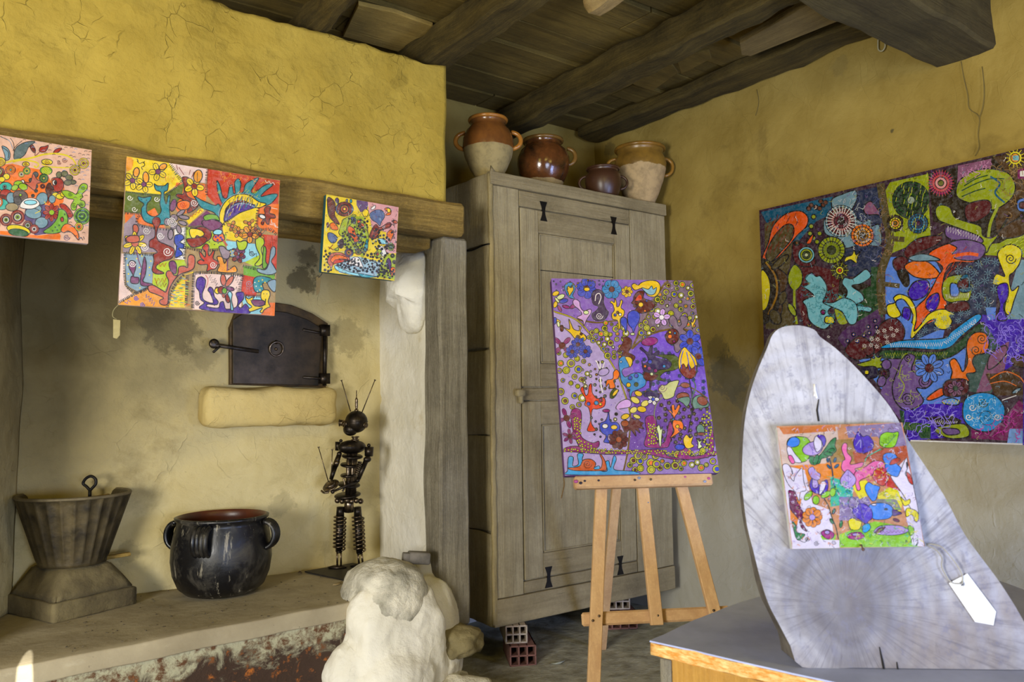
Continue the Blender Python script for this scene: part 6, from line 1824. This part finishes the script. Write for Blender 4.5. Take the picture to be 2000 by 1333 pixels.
a1.run('''
p bg -900,1 1100,1 1100,1400 -900,1400
p o -300,420 0,400 140,390 260,420 420,450 520,510 560,600 700,640 690,800 640,880 560,900 300,760 100,760 -300,800
p v 280,840 460,830 640,870 700,900 500,1150 380,1170 260,980
p o -500,1110 60,1120 420,1170 640,1140 660,1170 650,1215 400,1210 -500,1150
b 5a6a6a 150,330 165,230 220,180 300,150 380,150 310,210 270,290 200,340
b q 20,200 80,220 110,280 100,340 60,350 50,290
l i 8 20,210 90,260 90,330
l i 7 110,110 150,180 150,320
l i 7 240,140 170,200 140,250
l 7a90a4 7 10,100 100,140 140,230
l i 6 0,90 80,130
b n 325,200 350,180 385,240 370,270 340,240
b r 425,250 440,210 490,200 525,190 500,250 460,265
b r 580,265 610,230 670,220 640,260 600,275
l n 7 385,260 380,300 400,290 440,250
l y 18 60,380 170,350 320,330 400,310 470,290 600,280 720,300 790,340
l y 14 790,340 820,400 760,430 640,430 520,420 450,390
l y 16 140,370 250,350 380,370 420,400 390,430 370,410
r y/bg/y/n 58 0 905,385
r y/bg/y/n 56 0 812,460
e y 510,370 60 30 5
w n 30,2 510,370 700,350
w n 22,2 640,380
e y 280,395 38 26 0
w n 20,2 280,395
e A 500,465 66 44 5
w y 50,3 500,465
e y 0,370 60 50 0
w n 40,3 10,370
e n 0,480 50 50 0
e o 115,455 54 44 0
r o/E/o/t 50 0 115,455
r A/y/g 40 0 290,468
r y/W/k 32 0 232,505
r g/A/g/y 50 0 475,548
c 5a5a5a 30 385,508
c 4a4444 22 335,568 390,635
b D 360,500 400,560 450,590 400,610 380,680 320,640 270,590 330,590
c W 20 245,585
r r/k/o 26 0 462,635
r t/W/k 18 0 390,685 
r t/W/k 18 0 357,737
b o 560,560 590,540 650,545 690,590 680,660 640,700 580,690 555,640
b r 570,570 620,540 680,570 690,640 650,690 590,680
e W 592,594 24 28 0
e k 600,594 12 18 0
b 4a1c10 495,680 510,620 540,600 575,660 570,720 530,740
l n 10 530,730 520,820
e 6a6a4a 640,510 30 34 0
e 6a6a4a 700,500 36 34 0
e 6a6a4a 750,540 40 30 10
e 6a6a4a 790,590 36 24 0
e 6a6a4a 735,595 40 30 0
e y 600,730 36 30 0
e y 650,745 44 30 0
e y 690,720 36 30 0
b l 670,690 720,680 780,700 830,720 860,640 900,605 945,620 940,670 890,720 900,750 870,780 915,800 920,850 880,865 840,830 820,890 780,890 770,840 800,780 740,770 700,740
w g 24,2 900,650 880,830 800,850 760,720
e q 455,770 60 70 30
e q 565,775 36 42 0
e q 400,870 54 36 20
e q 360,930 90 56 10
e q 450,1030 70 60 -10
l y 8 440,900 380,930
l y 8 480,800 500,830
f r 560,920 95 8 l 0 .25
b r 650,830 700,830 760,890 790,950 750,990 720,920 660,870
b A 640,890 700,900 735,980 720,1070 660,1130 560,1150 470,1130 560,1060 620,980
b r 655,985 680,970 690,1010 665,1020
d g 10 600,1080 640,1060 570,1120 700,1060 620,1110 700,940
b o 660,1110 700,1050 760,1050 820,1100 850,1160 850,1220 800,1160 740,1120 690,1140
r A/g/A/g/A 90 0 890,960
r y/o/g 44 0 855,1075
w v 36,2 720,1190
b B 500,1200 1,1 2,2 0
e t 60,640 70 50 0
c W 20 50,640
c k 10 50,640
e y 70,530 36 34 0
e y 20,560 34 30 0
e r 60,710 60 44 0
e n 40,760 50 30 20
e t 20,830 70 60 0
e q 120,760 50 60 0
e l 200,610 50 36 0
e l 250,640 50 36 20
e l 160,650 40 30 -30
e 6a5a54 220,740 80 60 10
c l 16 222,730
e 4a4444 190,790 40 50 -30
b W 220,830 280,770 380,770 430,830 350,880 230,870
e C 330,810 70 26 0
e 9a8a6a 130,860 70 44 0
r r/D/4a2018/W/l/k 76 0 190,970
r r/D/4a2018/W/l/k 66 0 65,1000
r r/D/4a2018/W/l/k 52 0 300,1060
r r/D/W/k 50 0 370,1100
e y 200,1110 130 52 12
e g 200,1140 110 40 8
l k 8 870,1200 880,1190 900,1220
l k 8 905,1180 915,1210
''' .replace('b B 500,1200 1,1 2,2 0\n', ''))
a1.scatter([(700, 60), (1000, 270), (980, 900), (920, 1200), (700, 1200), (800, 700), (560, 330), (100, 60), (300, 120)], 90, lambda x, y: a1.line([(x-16, y+5), (x, y-3), (x+18, y+4)], a1.rng.choice(['i', '7a90b4', '7a90b4', '4a3040']), 6), 34)
a1.scatter([(-700, 100), (0, 100), (0, 1100), (-700, 1100)], 60, lambda x, y: a1.ring(x, y, a1.rng.uniform(20, 60), [a1.rng.choice(['y', 'o', 'q', 'r', 'l']), 'W', a1.rng.choice(['n', 'g']), 'k']), 60)
a1.build(TL_, X_, Y_, N_, M_paint, th1)

# ------------------------------------------------------------------ strings and tags
def string(name, pts, r_, label, mat=None, cat='string'):
    bm = B(); tube(bm, cr(pts, False, 4), r_, 6); return tag(obj(name, bm, mat or M_string), label, cat)
ptg = thing('price_tag', 'blank white arrow-ended paper tag tied to the small painting on the slab', 'tag', sl(930, 1125, .004))
bm = B(); prism(bm, [sl(x, y, .003) for x, y in ((847, 972), (915, 937), (1019, 1076), (1010, 1126), (943, 1114))], N6*.0008); obj('paper_tag', bm, M_paper, ptg, smooth=False)
bm = B()
q0 = [sl(765, 832, .006), sl(800, 850, .012), sl(822, 880, .010), (sl(822, 915, .008)), sl(855, 968, .006), sl(897, 974, .005)]
q1 = [sl(765, 828, .006), sl(815, 836, .014), sl(850, 870, .012), sl(880, 910, .010), sl(897, 945, .007), sl(897, 974, .005)]
for q in (q0, q1): tube(bm, cr(q, False, 4), .0011, 6)
obj('twine', bm, simple('grey twine', (170, 164, 150), None, .9), ptg)
bm = B(); c_ = sl(897, 974, .0042)
for i in range(4):
    a = i*math.pi/4+.2; d = (X6*math.cos(a)+Y6*math.sin(a))*.0045; bar(bm, c_-d, c_+d, .0012, .0003, N6.cross(d), 0)
obj('ink_star', bm, M_cord, ptg, label='small dark ink star')
yt = 2.69
string('hanging_thread', [onp(231, 596, 1, yt), onp(222, 606, 1, yt), onp(220, 618, 1, yt-.005), onp(228, 624, 1, yt)], .0012, 'looped pale thread below the left bottom corner of the patchwork painting')
M_clear = simple('cloudy clear plastic', (176, 160, 104), None, .25)
bm = B(); prism(bm, [onp(x, y, 1, yt) for x, y in ((221, 624), (235, 626), (234, 655), (228, 662), (221, 660))], (0, .0008, 0)); tag(obj('plastic_tag', bm, M_clear, smooth=False), 'cloudy clear plastic tag hanging below the patchwork painting', 'tag')
string('hanging_thread', [onp(630, 532, 1, yt), onp(627, 538, 1, yt-.004), onp(622, 543, 1, yt)], .0011, 'short dark thread under the teal-edged painting', M_cord)
bm = B(); prism(bm, [onp(x, y, 1, yt) for x, y in ((618, 541), (627, 541), (624, 572), (618, 578))], (0, .0008, 0)); tag(obj('plastic_tag', bm, simple('brownish plastic', (110, 92, 50), None, .4), smooth=False), 'narrow brownish tag hanging below the teal-edged painting', 'tag')
string('loose_string', [ep(1101, 934, .05), ep(1102, 948, .055), ep(1099, 962, .052), ep(1096, 974, .05)], .002, 'short brown string dangling under the left bottom corner of the purple painting', simple('brown string', (112, 88, 50), None, .9))
bm = B(); hk = onp(1722, 88, 0, XR-.02)
tube(bm, cr([hk+Vector((0, .015, .03)), hk+Vector((0, .016, -.012)), hk+Vector((0, 0, -.026)), hk+Vector((0, -.014, -.012)), hk+Vector((0, -.013, .018))], False), .003, 8)
tag(obj('plastic_hook', bm, simple('clear plastic hook', (190, 184, 150), None, .3)), 'small pale plastic hook on the right wall beside the big dark beam', 'hook')
# cracks in the right wall
for i, pts_ in enumerate(([(1877, 120), (1882, 150), (1890, 185), (1893, 212), (1912, 228), (1910, 262), (1912, 288), (1904, 305)], [(1918, 130), (1922, 172), (1920, 205), (1913, 228)], [(1478, 175), (1482, 200), (1476, 226)])):
    bm = B(); tube(bm, cr([onp(x, y, 0, XR-.004) for x, y in pts_], False, 4), [.0013]*(4*(len(pts_)-1)+1), 5); structure(obj('wall_crack', bm, simple('crack shadow clay', (120, 106, 62), None, .95)))

# repeats of one kind share a group
GROUPS = {'confit_jar': 'confit jars on top of the cupboard', 'hollow_brick': 'hollow bricks propping up the cupboard', 'ceiling_joist': 'ceiling joists',
          'footing_stone': 'footing stones below the timber post', 'plastic_tag': 'tags hanging under the lintel paintings', 'hanging_thread': 'threads hanging under the lintel paintings', 'dry_leaf': 'dry leaves', 'ceiling_plank': 'loose planks above the right wall'}
for o in list(COL.objects):
    if o.parent is None and 'label' in o and o.name.split('.')[0] in GROUPS: o['group'] = GROUPS[o.name.split('.')[0]]
for t in (th_, th1, th3): t['group'] = 'paintings hung along the lintel'
